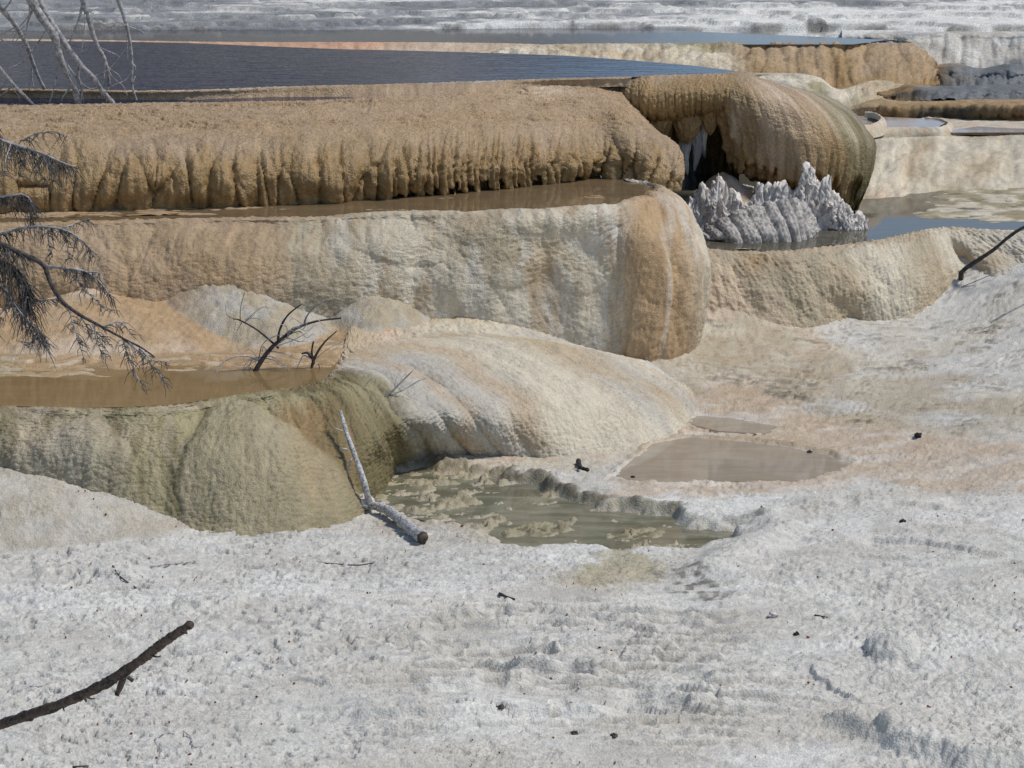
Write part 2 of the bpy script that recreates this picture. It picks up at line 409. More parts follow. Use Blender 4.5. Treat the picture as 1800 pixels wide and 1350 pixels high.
# ---------------- rounded dripstone cap at the right end of the upper pool
def dripstone_cap():
    cols = [
        [(1262, 130, 'y', 30.75), (1262, 133, 'y', 30.30), (1255, 165, 'y', 30.12), (1256, 198, 'y', 30.2), (1268, 240, 'y', 30.3), (1285, 292, 'y', 30.42)],
        [(1280, 128, 'y', 30.75), (1282, 131, 'y', 30.30), (1290, 163, 'y', 30.02), (1298, 205, 'y', 29.98), (1308, 252, 'y', 30.02), (1318, 312, 'y', 30.12)],
        [(1295, 126, 'y', 30.8), (1298, 130, 'y', 30.32), (1326, 161, 'y', 30.0), (1345, 205, 'y', 29.9), (1354, 258, 'y', 29.9), (1358, 326, 'y', 30.0)],
        [(1305, 126, 'y', 30.85), (1310, 130, 'y', 30.36), (1360, 160, 'y', 30.1), (1396, 206, 'y', 29.9), (1408, 262, 'y', 29.85), (1408, 335, 'y', 29.95)],
        [(1312, 127, 'y', 30.9), (1318, 131, 'y', 30.42), (1392, 161, 'y', 30.25), (1442, 208, 'y', 30.0), (1460, 266, 'y', 29.93), (1452, 348, 'y', 30.05)],
        [(1318, 129, 'y', 31.0), (1326, 134, 'y', 30.5), (1420, 164, 'y', 30.45), (1482, 212, 'y', 30.2), (1503, 272, 'y', 30.1), (1484, 360, 'y', 30.2)],
        [(1325, 132, 'y', 31.2), (1334, 138, 'y', 30.65), (1446, 169, 'y', 30.75), (1512, 220, 'y', 30.5), (1528, 277, 'y', 30.35), (1502, 368, 'y', 30.4)],
        [(1330, 136, 'y', 31.5), (1340, 142, 'y', 30.9), (1466, 175, 'y', 31.05), (1527, 236, 'y', 30.85), (1536, 282, 'y', 30.65), (1503, 370, 'y', 30.6)],
        [(1325, 140, 'y', 31.9), (1335, 146, 'y', 31.3), (1452, 180, 'y', 31.6), (1513, 244, 'y', 31.5), (1520, 288, 'y', 31.2), (1492, 368, 'y', 31.0)],
        [(1300, 142, 'y', 32.3), (1310, 148, 'y', 31.8), (1400, 184, 'y', 32.1), (1450, 248, 'y', 32.0), (1455, 290, 'y', 31.7), (1440, 360, 'y', 31.5)],
    ]
    for c in cols:            # the underside turns back in
        p = c[-1]; c.append((p[0] - 4, p[1] - 14, 'y', p[3] + 0.45))
    nc = len(cols) - 1
    L = Loft(from_cols(cols), 0.010, 0.012)
    U = L.c * 0.24
    ramp = sst(1.3, 3.2, L.r)
    f1, i1 = flutes(U, L.V, 0.10, 5, 0.45); f2, i2 = flutes(U, L.V, 0.042, 14, 0.4)
    low = sst(3.6, 5, L.r) * (1 - sst(5.05, 5.6, L.r))
    d = ramp * (0.007 * f1 + 0.004 * f2) + low * (0.045 * f1 * (0.5 + hash1(i1, 3)) + 0.016 * f2)
    leftside = (1 - sst(0.6, 2.4, L.c))
    d += leftside * sst(1.6, 2.6, L.r) * (0.05 * f1 + 0.03 * fbm(U * 9, L.V * 5, 3, 6))
    d += 0.02 * fbm(U * 2.2, L.V * 2.2, 3, 9) * ramp
    L.push(d)
    length = 5.0 - 0.55 * hash1(i1, 12) * (1 - sst(6.2, 7, L.c)) - 0.2 * hash1(i2, 4)
    L.push(sst(length - 0.05, length + 0.2, L.r) * (L.r < 5.4) * 0.18, (0, 1, 0.05))
    L.calc()
    L.push(0.005 * fbm(U * 40, L.V * 30, 3, 3) + 0.007 * (0.5 - worley(U * 34, L.V * 24, 5)) * (1 - 0.6 * sst(3.5, 6, L.c)))
    wu = L.c + 0.35 * fbm(U * 5, L.V * 0.7, 3, 33); wr = L.r + 0.3 * fbm(U * 8, L.V * 2, 2, 43)
    G = ["ttttteeegg", "nuttteeegg", "bnupttyeek", "bnttuykkkk", "bntubkkkkk", "dbbbnnkkkk", "ddddddddkk"]  # grey letters along the top paint a pale sheen onto the cap
    c = paint(G, wr, wu, 6, nc)
    st = streaks(U, L.V, 15, 22, 0.5)
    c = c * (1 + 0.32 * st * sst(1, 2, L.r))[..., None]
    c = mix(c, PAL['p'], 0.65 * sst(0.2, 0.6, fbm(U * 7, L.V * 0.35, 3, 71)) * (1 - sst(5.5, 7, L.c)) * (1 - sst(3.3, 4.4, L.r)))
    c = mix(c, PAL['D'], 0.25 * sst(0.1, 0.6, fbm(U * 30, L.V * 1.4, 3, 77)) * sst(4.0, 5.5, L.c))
    wet = 0.55 + 0.4 * st
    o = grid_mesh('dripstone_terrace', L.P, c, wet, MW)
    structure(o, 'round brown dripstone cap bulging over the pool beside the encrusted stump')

# ---------------- alcove between the fringe and the cap: brow, back wall, hanging drapes
def alcove():
    px = [1060, 1095, 1130, 1165, 1200, 1235, 1268, 1300]
    cols = []
    for i, x in enumerate(px):
        top = 135.6 - (x - 1095) * 0.028
        of = (CAMH - ZA) / float(TT(top)) - 30.35 + (0.7, 0.22, 0, 0, 0, 0, 0, 0)[i]
        drop = [0, 0, 8, 12, 8, 4, 6, 6][i]
        cols.append([(x, top + 4, 'y', 30.6 + of), (x, top - 0.3, 'y', 30.37 + of), (x, top + 24, 'y', 30.12 + of), (x, top + 46 + drop, 'y', 30.12 + of), (x, top + 64 + drop, 'y', 30.34 + of),
                     (x, top + 72 + drop, 'y', 30.75), (x, 235, 'y', 31.0), (x, 280, 'y', 31.05), (x, 335, 'y', 31.0)])
    L = Loft(from_cols(cols), 0.009, 0.010)
    U = L.U
    f1, i1 = flutes(U, L.V, 0.085, 25, 0.6); f2, _ = flutes(U, L.V, 0.035, 28, 0.5)
    brow = sst(1.4, 3, L.r) * (1 - sst(4.6, 5.2, L.r))
    back = sst(5, 5.8, L.r)
    L.push(brow * (0.040 * f1 + 0.02 * f2) + back * (0.07 * f1 + 0.04 * f2 + 0.09 * fbm(U * 3.5, L.V * 3, 3, 7)))
    L.calc()
    L.push(0.008 * fbm(U * 30, L.V * 30, 3, 3) + 0.008 * (0.5 - worley(U * 30, L.V * 24, 5)))
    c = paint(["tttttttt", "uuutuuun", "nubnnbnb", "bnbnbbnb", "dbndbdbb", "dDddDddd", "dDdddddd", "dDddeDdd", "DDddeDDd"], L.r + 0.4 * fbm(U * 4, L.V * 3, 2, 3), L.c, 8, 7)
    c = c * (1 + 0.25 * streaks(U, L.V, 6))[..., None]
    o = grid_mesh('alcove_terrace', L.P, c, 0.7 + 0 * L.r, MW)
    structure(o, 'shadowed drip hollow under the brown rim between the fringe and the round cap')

def blob_drape(name, px0, px1, py0, py1, Y, depth, cols, seed, mat, label, taper=0.75):
    """hanging tongue of dripstone: rounded, fluted, narrowing downward"""
    a = at_y(px0, py0, Y); b = at_y(px1, py1, Y)
    cx, cz0, cz1 = (a[0] + b[0]) / 2, a[2], b[2]; hw = (b[0] - a[0]) / 2
    th = np.linspace(0, 2 * np.pi, 110); t = np.linspace(0, 1, 90)
    Tt, H = np.meshgrid(t, th, indexing='ij')
    prof = np.sqrt(np.clip(1 - ((Tt - 0.35) / 0.66) ** 2 * np.where(Tt > 0.35, 1, 0.3), 0, 1)) * (1 - (1 - taper) * Tt)
    Uu = H * hw; Vv = Tt * (cz0 - cz1)
    f1, _ = flutes(Uu, Vv, hw * 0.55, seed, 0.5)
    rr = prof * (1 + 0.16 * f1 + 0.16 * fbm(np.cos(H) * 2 + seed, np.sin(H) * 2 + Tt * 4, 3, seed))
    P = np.stack([cx + hw * rr * np.cos(H) + 0.02 * np.sin(Tt * 4 + seed), Y + depth * rr * np.sin(H), cz0 + (cz1 - cz0) * Tt - 0.02 * fbm(np.cos(H) * 3, np.sin(H) * 3, 2, seed) * Tt], -1)
    g = paint(cols, Tt + 0.15 * fbm(Uu * 9, Vv * 4, 2, seed), H / 6.2832, 1, 1) * (1 + 0.3 * streaks(Uu, Vv, seed, 40, 3))[..., None]
    o = grid_mesh(name, P, g, 0.6 + 0 * Tt, mat)
    structure(o, label)
    return o

# ---------------- middle terrace: broad pale wall with a rounded nose
def middle_terrace():
    px = [-230, -80, 150, 380, 560, 720, 860, 970, 1060]
    lip = [394, 394, 389, 383, 381, 378, 376, 372, 366]
    base = [600, 600, 600, 592, 580, 574, 588, 604, 626]
    zb = [0.80, 0.80, 0.80, 0.80, 0.80, 0.78, 0.68, 0.52, 0.36]
    cols = []
    for i, x in enumerate(px):
        Yl = (CAMH - ZB) / float(TT(lip[i])); Yb = (CAMH - zb[i]) / float(TT(base[i]))
        if i < 5: Yb = max(Yb, 25.55)
        sh = 0.16 if i < 6 else 0.20
        cols.append([(x, lip[i] - 2, 'z', ZB - 0.10), (x, lip[i], 'z', ZB + 0.012), (x, lip[i] + 15, 'y', Yl - sh * 1.5),
                     (x, lip[i] + 0.30 * (base[i] - lip[i]), 'y', Yl * 0.30 + Yb * 0.70 - 0.06), (x, lip[i] + 0.64 * (base[i] - lip[i]), 'y', Yl * 0.03 + Yb * 0.97 - 0.03),
                     (x, base[i] + 6, 'y', Yb)])
    cols += [
        [(1108, 352, 'z', ZB - .1), (1112, 356, 'z', ZB + .012), (1124, 374, 'y', 26.98), (1130, 430, 'y', 26.72), (1135, 530, 'y', 26.62), (1122, 640, 'y', 26.60)],
        [(1132, 343, 'z', ZB - .1), (1140, 346, 'z', ZB + .012), (1168, 366, 'y', 27.18), (1182, 430, 'y', 26.85), (1190, 530, 'y', 26.72), (1172, 641, 'y', 26.68)],
        [(1145, 335, 'z', ZB - .1), (1156, 336, 'z', ZB + .012), (1196, 366, 'y', 27.4), (1214, 428, 'y', 27.08), (1222, 530, 'y', 26.95), (1205, 626, 'y', 26.92)],
        [(1146, 329, 'z', ZB - .1), (1155, 328, 'z', ZB + .012), (1210, 374, 'y', 27.75), (1232, 434, 'y', 27.4), (1242, 530, 'y', 27.25), (1230, 606, 'y', 27.25)],
        [(1130, 324, 'z', ZB - .1), (1140, 321.5, 'z', ZB + .012), (1213, 382, 'y', 28.1), (1238, 445, 'y', 27.8), (1249, 530, 'y', 27.65), (1240, 592, 'y', 27.6)],
        [(1100, 321, 'z', ZB - .1), (1105, 318, 'z', ZB + .012), (1200, 385, 'y', 28.6), (1228, 450, 'y', 28.4), (1240, 530, 'y', 28.2), (1234, 590, 'y', 28.1)],
    ]
    nc = len(cols) - 1
    L = Loft(from_cols(cols), 0.013, 0.012)
    on = sst(1.0, 1.8, L.r)
    f1, i1 = flutes(L.U, L.V, 0.62, 4, 0.8); f2, _ = flutes(L.U, L.V, 0.21, 6, 0.7); f3, _ = flutes(L.U, L.V, 0.075, 9, 0.6)
    lobes = 0.5 - worley(L.U * 1.5 + 0.3 * perlin(L.U * 3, L.V * 3, 2), L.V * 1.15, 4)
    fd, _ = drape(L.U, L.V, 0.30, 3.0, 19); fe, _ = drape(L.U, L.V, 0.11, 4.0, 29)
    var = 0.35 + 0.65 * sst(-0.4, 0.5, fbm(L.U * 0.9, L.V * 0.9, 2, 18))
    L.push(on * (0.016 * f1 + var * (0.026 * fd + 0.011 * fe) + 0.07 * lobes * sst(1.8, 3, L.r)) + 0.03 * fbm(L.U * 1.4, L.V * 1.6, 4, 8) * on)
    lob = np.zeros(L.r.shape); lobc = []
    for c0, hw, re, am, ch in ((7.5, 0.85, 3.9, .055, 'c'), (9.1, 0.75, 5.2, .06, 'o'), (10.1, 0.5, 3.4, .06, 'o'), (11.2, 1.1, 5.2, .04, 'c'), (6.3, 0.7, 3.9, .05, 'f'), (5.0, 0.8, 3.5, .05, 'f')):
        cw = (L.c - c0 + 0.10 * fbm(L.U * 2, L.V * 2, 2, int(c0 * 5))) / hw; e = np.sqrt(np.clip(1 - cw * cw - np.clip((L.r - re + 1.3) / 1.3, 0, 9) ** 2, 0, 1)) * sst(0.2, 1.3, L.r)
        lob = np.maximum(lob, am * e); lobc.append((ch, sst(0.1, 0.9, e)))
    L.push(lob)
    L.push((1 - sst(1.0, 1.5, L.r)) * sst(0.2, 0.9, L.r) * (0.010 * fbm(L.U * 11, L.V * 6, 3, 88) - 0.004), (0, 0, 1))
    L.calc()
    L.push(on * 0.0055 * ripples(L.U, L.V, 0.04, 3) + 0.006 * fbm(L.U * 26, L.V * 20, 3, 4) + 0.008 * (0.5 - worley(L.U * 30, L.V * 24, 3)))
    wu = L.c + 0.45 * fbm(L.U * 1.6, L.V * 0.8, 3, 35); wr = L.r + 0.7 * fbm(L.U * 3, L.V * 1.2, 3, 45)
    G = ["oootttsstttsscc", "otottscstsoopcc", "outtscfccoopcww", "ootufcfcwootcww", "ootofcfscoopcww", "oootfccgcooscww", "ooopccgcgootcww"]
    c = paint(G, wr, wu, 5, nc)
    st = streaks(L.U, L.V, 25, 9, 0.7)
    c = c * (1 + 0.15 * st + 0.06 * fbm(L.U * 6, L.V * 6, 3, 6))[..., None]
    c = mix(c, PAL['n'], 0.45 * (1 - sst(1.0, 1.35, L.r)) * sst(-.3, .4, fbm(L.U * 3, L.V * 20, 3, 66)))
    c = mix(c, PAL['u'], 0.55 * sst(0.15, 0.7, streaks(L.U, L.V, 65, 5, 0.6)) * on * (1 - 0.6 * sst(11, 13, L.c)))
    c = mix(c, PAL['w'], 0.5 * sst(0.2, 0.7, streaks(L.U, L.V, 95, 4, 0.5)) * on * sst(3, 5, L.c))
    c = c * (1 - 0.20 * on * rimline(L.U, L.V, 0.04, 3))[..., None]
    for ch, e in lobc: c = mix(c, PAL[ch] * (1 + 0.12 * st)[..., None], (0.22 if ch == 'c' else 0.4) * e * sst(-.5, .3, streaks(L.U, L.V, 121, 6, .6)))
    wet = 0.35 + 0.3 * sst(-.2, .5, fbm(L.U * 2, L.V, 2, 3))
    o = grid_mesh('middle_terrace', L.P, c, wet, MS)
    structure(o, 'broad pale tan travertine wall with a rounded white nose under the middle pool')

# ---------------- lower terrace: olive wall round the muddy pool and the smooth cream dome
def lower_terrace():
    z = 'z'; y = 'y'; q = ZC + 0.015
    cols = [
        [(-230, 712, z, q), (-230, 735, y, 22.40), (-230, 800, y, 22.2), (-230, 905, z, 0.0)],
        [(-80, 712, z, q), (-80, 735, y, 22.40), (-80, 800, y, 22.2), (-80, 905, z, 0.0)],
        [(70, 716, z, q), (66, 740, y, 22.36), (60, 800, y, 22.12), (50, 915, z, 0.0)],
        [(200, 717, z, q), (192, 742, y, 22.38), (180, 805, y, 22.1), (165, 925, z, -.03)],
        [(310, 711, z, q), (302, 740, y, 22.48), (296, 815, y, 22.12), (300, 938, z, -.03)],
        [(420, 693, z, q), (425, 722, y, 22.80), (432, 808, y, 22.25), (440, 940, z, -.03)],
        [(515, 681, z, q), (535, 712, y, 23.0), (560, 802, y, 22.45), (578, 922, z, -.03)],
        [(560, 672, z, q), (600, 703, y, 23.2), (640, 785, y, 22.78), (658, 878, z, -.03)],
        [(582, 658, z, q), (648, 690, y, 23.5), (695, 752, y, 23.2), (710, 822, z, -.03)],
        [(596, 640, z, q), (690, 668, y, 23.95), (765, 732, y, 23.6), (800, 812, z, -.03)],
        [(622, 616, z, q), (752, 642, y, 24.5), (850, 712, y, 24.05), (900, 808, z, 0.0)],
        [(690, 594, z, q), (830, 620, y, 24.95), (952, 694, y, 24.4), (1005, 806, z, 0.02)],
        [(770, 582, z, q), (905, 613, y, 25.3), (1045, 690, y, 24.75), (1108, 793, z, 0.03)],
        [(855, 582, z, 0.79), (985, 613, y, 25.55), (1110, 688, y, 25.05), (1175, 766, z, 0.06)],
        [(935, 592, z, 0.70), (1055, 622, y, 25.85), (1152, 682, y, 25.4), (1218, 742, z, 0.07)],
        [(1005, 606, z, 0.52), (1105, 632, y, 26.15), (1178, 676, y, 25.75), (1222, 718, z, 0.12)],
        [(1070, 624, z, 0.36), (1135, 640, y, 26.45), (1185, 664, y, 26.15), (1216, 692, z, 0.17)],
    ]
    rows = []
    for c in cols:
        p = at_z(c[0][0], c[0][1], c[0][3]); b = p + (np.array([-0.03, 0.25, -0.10]) if c[0][0] < 600 else np.array([-0.05, 0.75, 0.075 if c[0][0] < 900 else 0.0]))
        mid = [at_z(k[0], k[1], k[3]) if k[2] == 'z' else at_y(k[0], k[1], k[3]) for k in c]
        rows.append([b, mid[0], 0.55 * mid[0] + 0.45 * mid[1] + np.array([0, -0.02, 0.018])] + mid[1:])
    for r_ in rows: r_.append(r_[-1] + np.array([0, -0.06, -0.22]))
    net = np.array(rows).transpose(1, 0, 2)
    nc = len(cols) - 1
    L = Loft(net, 0.012, 0.0112)
    wallp = 1 - sst(7.5, 9.5, L.c); on = sst(1.0, 1.9, L.r) * wallp + (1 - wallp) * sst(1.0, 3.2, L.r)
    f1, _ = flutes(L.U, L.V, 0.42, 14, 0.8); f2, _ = flutes(L.U, L.V, 0.16, 16, 0.7)
    hw = 0.12 + 0.52 * np.clip(L.r - 2.35, 0, 3); cw = (L.c - 4.75 - 0.28 * (L.r - 2.4) + 0.10 * fbm(L.U * 2, L.V * 2, 2, 81)) / hw
    tri = np.clip(1 - np.abs(cw) ** 1.6, 0, 1) ** 0.75 * sst(2.3, 3.4, L.r) * (L.r > 2.3)
    hw2 = 0.2 + 0.6 * np.clip(L.r - 2.8, 0, 3); cw2 = (L.c - 2.6 + 0.15 * fbm(L.U * 2, L.V * 2, 2, 82)) / hw2
    tri2 = np.clip(1 - np.abs(cw2) ** 1.6, 0, 1) ** 0.75 * sst(2.7, 4.0, L.r)
    L.push(0.15 * tri + 0.08 * tri2)
    L.push((1 - sst(1.0, 1.5, L.r)) * sst(0.2, 0.9, L.r) * (0.012 * fbm(L.U * 11, L.V * 6, 3, 88) - 0.004), (0, 0, 1))
    L.push(on * (0.022 * f1 + 0.008 * f2) * (0.25 + 0.75 * wallp) + 0.035 * fbm(L.U * 1.5, L.V * 1.5, 3, 8) * on
           + on * sst(7.6, 8.4, L.c) * (1 - sst(10, 11, L.c)) * 0.05 * f1)
    L.calc()
    L.push(on * 0.012 * ripples(L.U, L.V, 0.036, 13) + 0.008 * fbm(L.U * 28, L.V * 18, 3, 4) + 0.009 * (0.5 - worley(L.U * 36, L.V * 26, 3)))
    wu = L.c + 0.35 * fbm(L.U * 1.8, L.V * 0.9, 3, 36); wr = L.r + 0.45 * fbm(L.U * 4, L.V * 1.5, 3, 46)
    G = ["kkkkknkksossspcgg", "kkykkknkspspccggg", "yffyfykkkgscsccwc", "yffyyyykyggccsccwp", "yyffyynkyggccsgcwp", "yyfyyynkkggccgsgcp", "yyyyyykkkggccccgpp"]
    G = [r[:17] for r in G]
    c = paint(G, wr, wu, 5, nc)
    st = streaks(L.U, L.V, 27, 9, 0.8)
    c = c * (1 + (0.20 * wallp + 0.08) * st)[..., None]
    c = mix(c, PAL['k'], 0.6 * sst(0.1, 0.6, streaks(L.U, L.V, 67, 6, 0.6)) * on * wallp)
    c = mix(c, PAL['f'], 0.6 * sst(0.15, 0.6, streaks(L.U, L.V, 97, 3.5, 0.5)) * on * wallp * (1 - sst(5, 6.2, L.c)))
    c = mix(c, PAL['y'] * 0.55 + PAL['f'] * 0.55, 0.6 * sst(0.05, 0.6, tri)); c = mix(c, PAL['g'] * 0.95, 0.35 * tri2)
    c = c * (1 - 0.22 * on * rimline(L.U, L.V, 0.036, 13))[..., None]
    # orange seeps running down the dome
    for cc, wdt, k in ((10.6, 0.28, 0.55), (9.6, 0.2, 0.45), (12.4, 0.10, 0.25), (15.2, 0.25, 0.35)):
        w = np.abs(L.c + 0.35 * (L.r - 3) * 0.3 + 0.25 * perlin(L.U * 0, L.V * 3, int(cc * 3)) - cc) / wdt
        c = mix(c, PAL['o'] if k > 0.4 else PAL['p'], k * np.exp(-w * w) * sst(0.9, 1.6, L.r) * (1 - sst(4.6, 5, L.r)))
    wet = 0.25 + 0.3 * wallp
    o = grid_mesh('lower_terrace', L.P, c, wet, MS)
    structure(o, 'olive stained terrace wall running into a smooth cream dome beside the muddy pool')

# ---------------- right terrace below the stump pool
def right_terrace():
    z = 'z'; y = 'y'; q = ZD + 0.012
    cols = [
        [(1205, 432, z, q), (1205, 446, y, 28.0), (1208, 490, y, 27.8), (1212, 560, y, 27.7)],
        [(1262, 440, z, q), (1266, 453, y, 28.02), (1278, 505, y, 27.8), (1290, 580, y, 27.6)],
        [(1318, 443, z, q), (1326, 458, y, 27.98), (1346, 510, y, 27.78), (1362, 580, y, 27.65)],
        [(1388, 441, z, q), (1396, 456, y, 28.02), (1416, 510, y, 27.88), (1430, 580, y, 27.8)],
        [(1462, 433, z, q), (1470, 452, y, 28.2), (1484, 506, y, 28.05), (1490, 566, y, 28.05)],
        [(1545, 422, z, q), (1553, 442, y, 28.5), (1566, 500, y, 28.25), (1572, 568, y, 28.2)],
        [(1610, 408, z, q), (1622, 428, y, 28.95), (1640, 484, y, 28.65), (1648, 548, y, 28.55)],
        [(1648, 401, z, q), (1668, 420, y, 29.3), (1690, 468, y, 29.05), (1700, 512, y, 29.0)],
        [(1678, 400, z, q), (1706, 420, y, 29.3), (1738, 455, y, 29.0), (1756, 506, y, 28.75)],
        [(1722, 403, z, q), (1756, 426, y, 29.2), (1792, 460, y, 28.95), (1812, 508, y, 28.6)],
        [(1790, 406, z, q), (1825, 430, y, 29.1), (1862, 462, y, 28.8), (1885, 510, y, 28.4)],
        [(1990, 409, z, q), (2020, 434, y, 29.0), (2050, 466, y, 28.7), (2070, 515, y, 28.2)],
    ]
    rows = []
    for c in cols:
        mid = [at_z(k[0], k[1], k[3]) if k[2] == 'z' else at_y(k[0], k[1], k[3]) for k in c]
        rows.append([mid[0] + np.array([0, 0.25, -0.10])] + [mid[0]] + mid[1:])
    L = Loft(np.array(rows).transpose(1, 0, 2), 0.011, 0.0105)
    nc = len(cols) - 1
    on = sst(1.0, 1.8, L.r)
    f1, _ = flutes(L.U, L.V, 0.5, 44, 0.8); f2, _ = drape(L.U, L.V, 0.13, 4, 46)
    notch = np.exp(-((L.c - 7.15 - 0.12 * (L.r - 2)) / 0.14) ** 2) * sst(1.6, 2.6, L.r)
    L.push(on * (0.020 * f1 + 0.012 * f2 + 0.03 * fbm(L.U * 2.4, L.V * 2, 4, 8)) - 0.12 * notch)
    L.calc()
    L.push(on * 0.006 * ripples(L.U, L.V, 0.04, 23) + 0.009 * fbm(L.U * 26, L.V * 14, 3, 4) + 0.009 * (0.5 - worley(L.U * 34, L.V * 26, 3)) + (1 - on) * 0.012 * fbm(L.U * 18, L.V * 18, 2, 9))
    G = ["ttttttttsscc", "tsssssscsccw", "pfuffcfcccww", "ppffscscscww", "pppfscsccwww"]
    c = paint(G, L.r + 0.4 * fbm(L.U * 3, L.V * 2, 3, 3), L.c + 0.4 * fbm(L.U * 2, L.V, 3, 5), 4, nc)
    st = streaks(L.U, L.V, 29, 10, 1.2)
    c = c * (1 + 0.16 * st)[..., None]
    c = c * (1 - 0.18 * on * rimline(L.U, L.V, 0.04, 23))[..., None]
    c = mix(c, PAL['u'], 0.4 * notch)
    c = mix(c, PAL['n'], 0.4 * sst(0.1, 0.6, fbm(L.U * 9, L.V * 30, 3, 8)) * (1 - sst(1.1, 1.5, L.r)))
    o = grid_mesh('right_terrace', L.P, c, 0.25 + 0 * L.r, MS)
    structure(o, 'cream beige terrace wall holding the sky-blue pool behind the stump')

# ---------------- ground: white crusty flats
CT = [(-400, 960, 0), (0, 960, 0), (300, 970, 0), (600, 935, 0), (-300, 1350, 0.0), (0, 1350, 0), (900, 1350, -.03), (1800, 1350, -0.02), (2100, 1350, 0), (450, 1150, 0), (900, 1100, 0), (1350, 1100, .02),
      (1800, 1100, .06), (2100, 1100, .08), (700, 850, 0.0), (900, 830, 0.01), (1000, 850, 0.05), (1100, 870, .06), (1300, 880, .05), (1400, 950, .05), (1600, 900, .06), (1800, 900, .08), (2100, 900, .1),
      (1100, 830, .05), (1300, 845, .04), (1480, 845, .05), (1160, 770, .05), (1300, 765, .06), (1450, 790, .07), (1800, 800, .15), (2100, 800, .2), (1210, 735, .09), (1300, 700, .17), (1500, 720, .15), (1800, 700, .27),
      (2100, 690, .35), (1250, 640, .28), (1400, 610, .33), (1520, 575, .39), (1650, 555, .42), (1800, 560, .52), (2050, 560, .6), (1720, 510, .62), (1820, 492, .76), (2050, 490, .8), (1245, 590, .42), (1256, 455, 1.03), (1275, 490, .86), (1262, 520, .68), (1315, 520, .70), (1370, 548, .52), (1320, 575, .46), (1420, 572, .42), (1210, 660, .24)]
_ctp = np.array([at_z(*p) for p in CT])
def _tps(r):
    return np.where(r > 1e-9, r * r * np.log(np.maximum(r, 1e-9)), 0)
def fit_tps(p):
    n = len(p); K = _tps(np.hypot(p[:, None, 0] - p[None, :, 0], p[:, None, 1] - p[None, :, 1])) + 0.02 * np.eye(n)
    Q = np.c_[np.ones(n), p[:, :2]]
    A = np.block([[K, Q], [Q.T, np.zeros((3, 3))]])
    return np.linalg.solve(A, np.r_[p[:, 2], 0, 0, 0])
_w = fit_tps(_ctp)
def base_z(X, Y):
    z = _w[-3] + _w[-2] * X + _w[-1] * Y
    for p, w in zip(_ctp, _w):
        z = z + w * _tps(np.hypot(X - p[0], Y - p[1]))
    return z
PG = [at_z(x, y, 0) for x, y in [(668, 832), (740, 812), (830, 832), (930, 842), (985, 868), (1055, 890), (1120, 897), (1188, 903), (1205, 918), (1260, 930), (1338, 928), (1300, 945), (1245, 966), (1150, 974), (1010, 966), (880, 958), (830, 936), (760, 915), (680, 900), (645, 872)]]
PH1 = [at_z(x, y, .05) for x, y in [(1078, 838), (1120, 800), (1150, 778), (1215, 768), (1330, 778), (1400, 788), (1455, 798), (1497, 815), (1452, 840), (1390, 848), (1280, 846), (1200, 851), (1120, 850)]]
PH2 = [at_z(x, y, .08) for x, y in [(1205, 742), (1225, 726), (1300, 735), (1375, 748), (1345, 762), (1260, 756)]]
RIDGE = [at_z(x, y, 0) for x, y in [(1440, 1262), (1500, 1285), (1560, 1302), (1620, 1322), (1700, 1345), (1790, 1352), (1900, 1350), (2100, 1352)]]
LEDGE = [at_z(x, y, 0) for x, y in [(1350, 1178), (1425, 1180), (1432, 1195), (1455, 1208), (1495, 1232), (1540, 1245)]]
LEDGES = [([at_z(x, y, 0) for x, y in L_], h) for L_, h in (
    ([(560, 1266), (660, 1262), (760, 1259), (900, 1252), (1050, 1249), (1150, 1243), (1250, 1245), (1340, 1264)], .060),
    ([(780, 1092), (860, 1088), (920, 1096), (1080, 1099), (1230, 1092)], .045), ([(800, 1146), (900, 1138), (1000, 1142), (1100, 1135)], .042),
    ([(890, 1182), (1010, 1178), (1060, 1192)], .050), ([(1085, 1168), (1160, 1172)], .050), ([(730, 1216), (840, 1208), (940, 1206)], .045),
    ([(1820, 992), (1720, 985), (1640, 968), (1560, 958), (1480, 952)], -.045), ([(1190, 1100), (1260, 1104), (1330, 1098)], .040), ([(1000, 1225), (1100, 1222), (1200, 1228)], .030),
    ([(600, 1130), (680, 1126), (760, 1128)], .035), ([(640, 1165), (720, 1160), (800, 1164)], .035), ([(1240, 1205), (1310, 1196), (1370, 1200)], .040), ([(60, 1020), (160, 1010), (240, 1024)], .035), ([(300, 1075), (420, 1068), (520, 1074)], .032), ([(1380, 900), (1480, 908), (1580, 902), (1700, 912)], .040))]
BANK2 = [at_z(x, y, 0) for x, y in [(1350, 925), (1375, 945), (1340, 968), (1290, 985), (1250, 1010)]]
OLIVE = [at_z(x, y, 0) for x, y in [(985, 1030), (1040, 985), (1110, 965), (1160, 985), (1150, 1025), (1080, 1040)]]
DARK = [at_z(x, y, 0) for x, y in [(1165, 1010), (1215, 1005), (1285, 1040), (1250, 1062), (1190, 1050)]]
TERR = [at_z(x, y, 0) for x, y in [(700, 1110), (820, 1075), (1000, 1082), (1210, 1085), (1330, 1130), (1320, 1230), (1200, 1270), (900, 1262), (760, 1250), (640, 1180)]]
PEACH = [at_z(x, y, .1) for x, y in [(1080, 850), (1140, 780), (1215, 725), (1230, 690), (1330, 700), (1480, 745), (1650, 775), (1810, 800), (2000, 830), (2000, 870), (1780, 862), (1640, 858), (1520, 832), (1480, 850), (1300, 862), (1080, 865)]]
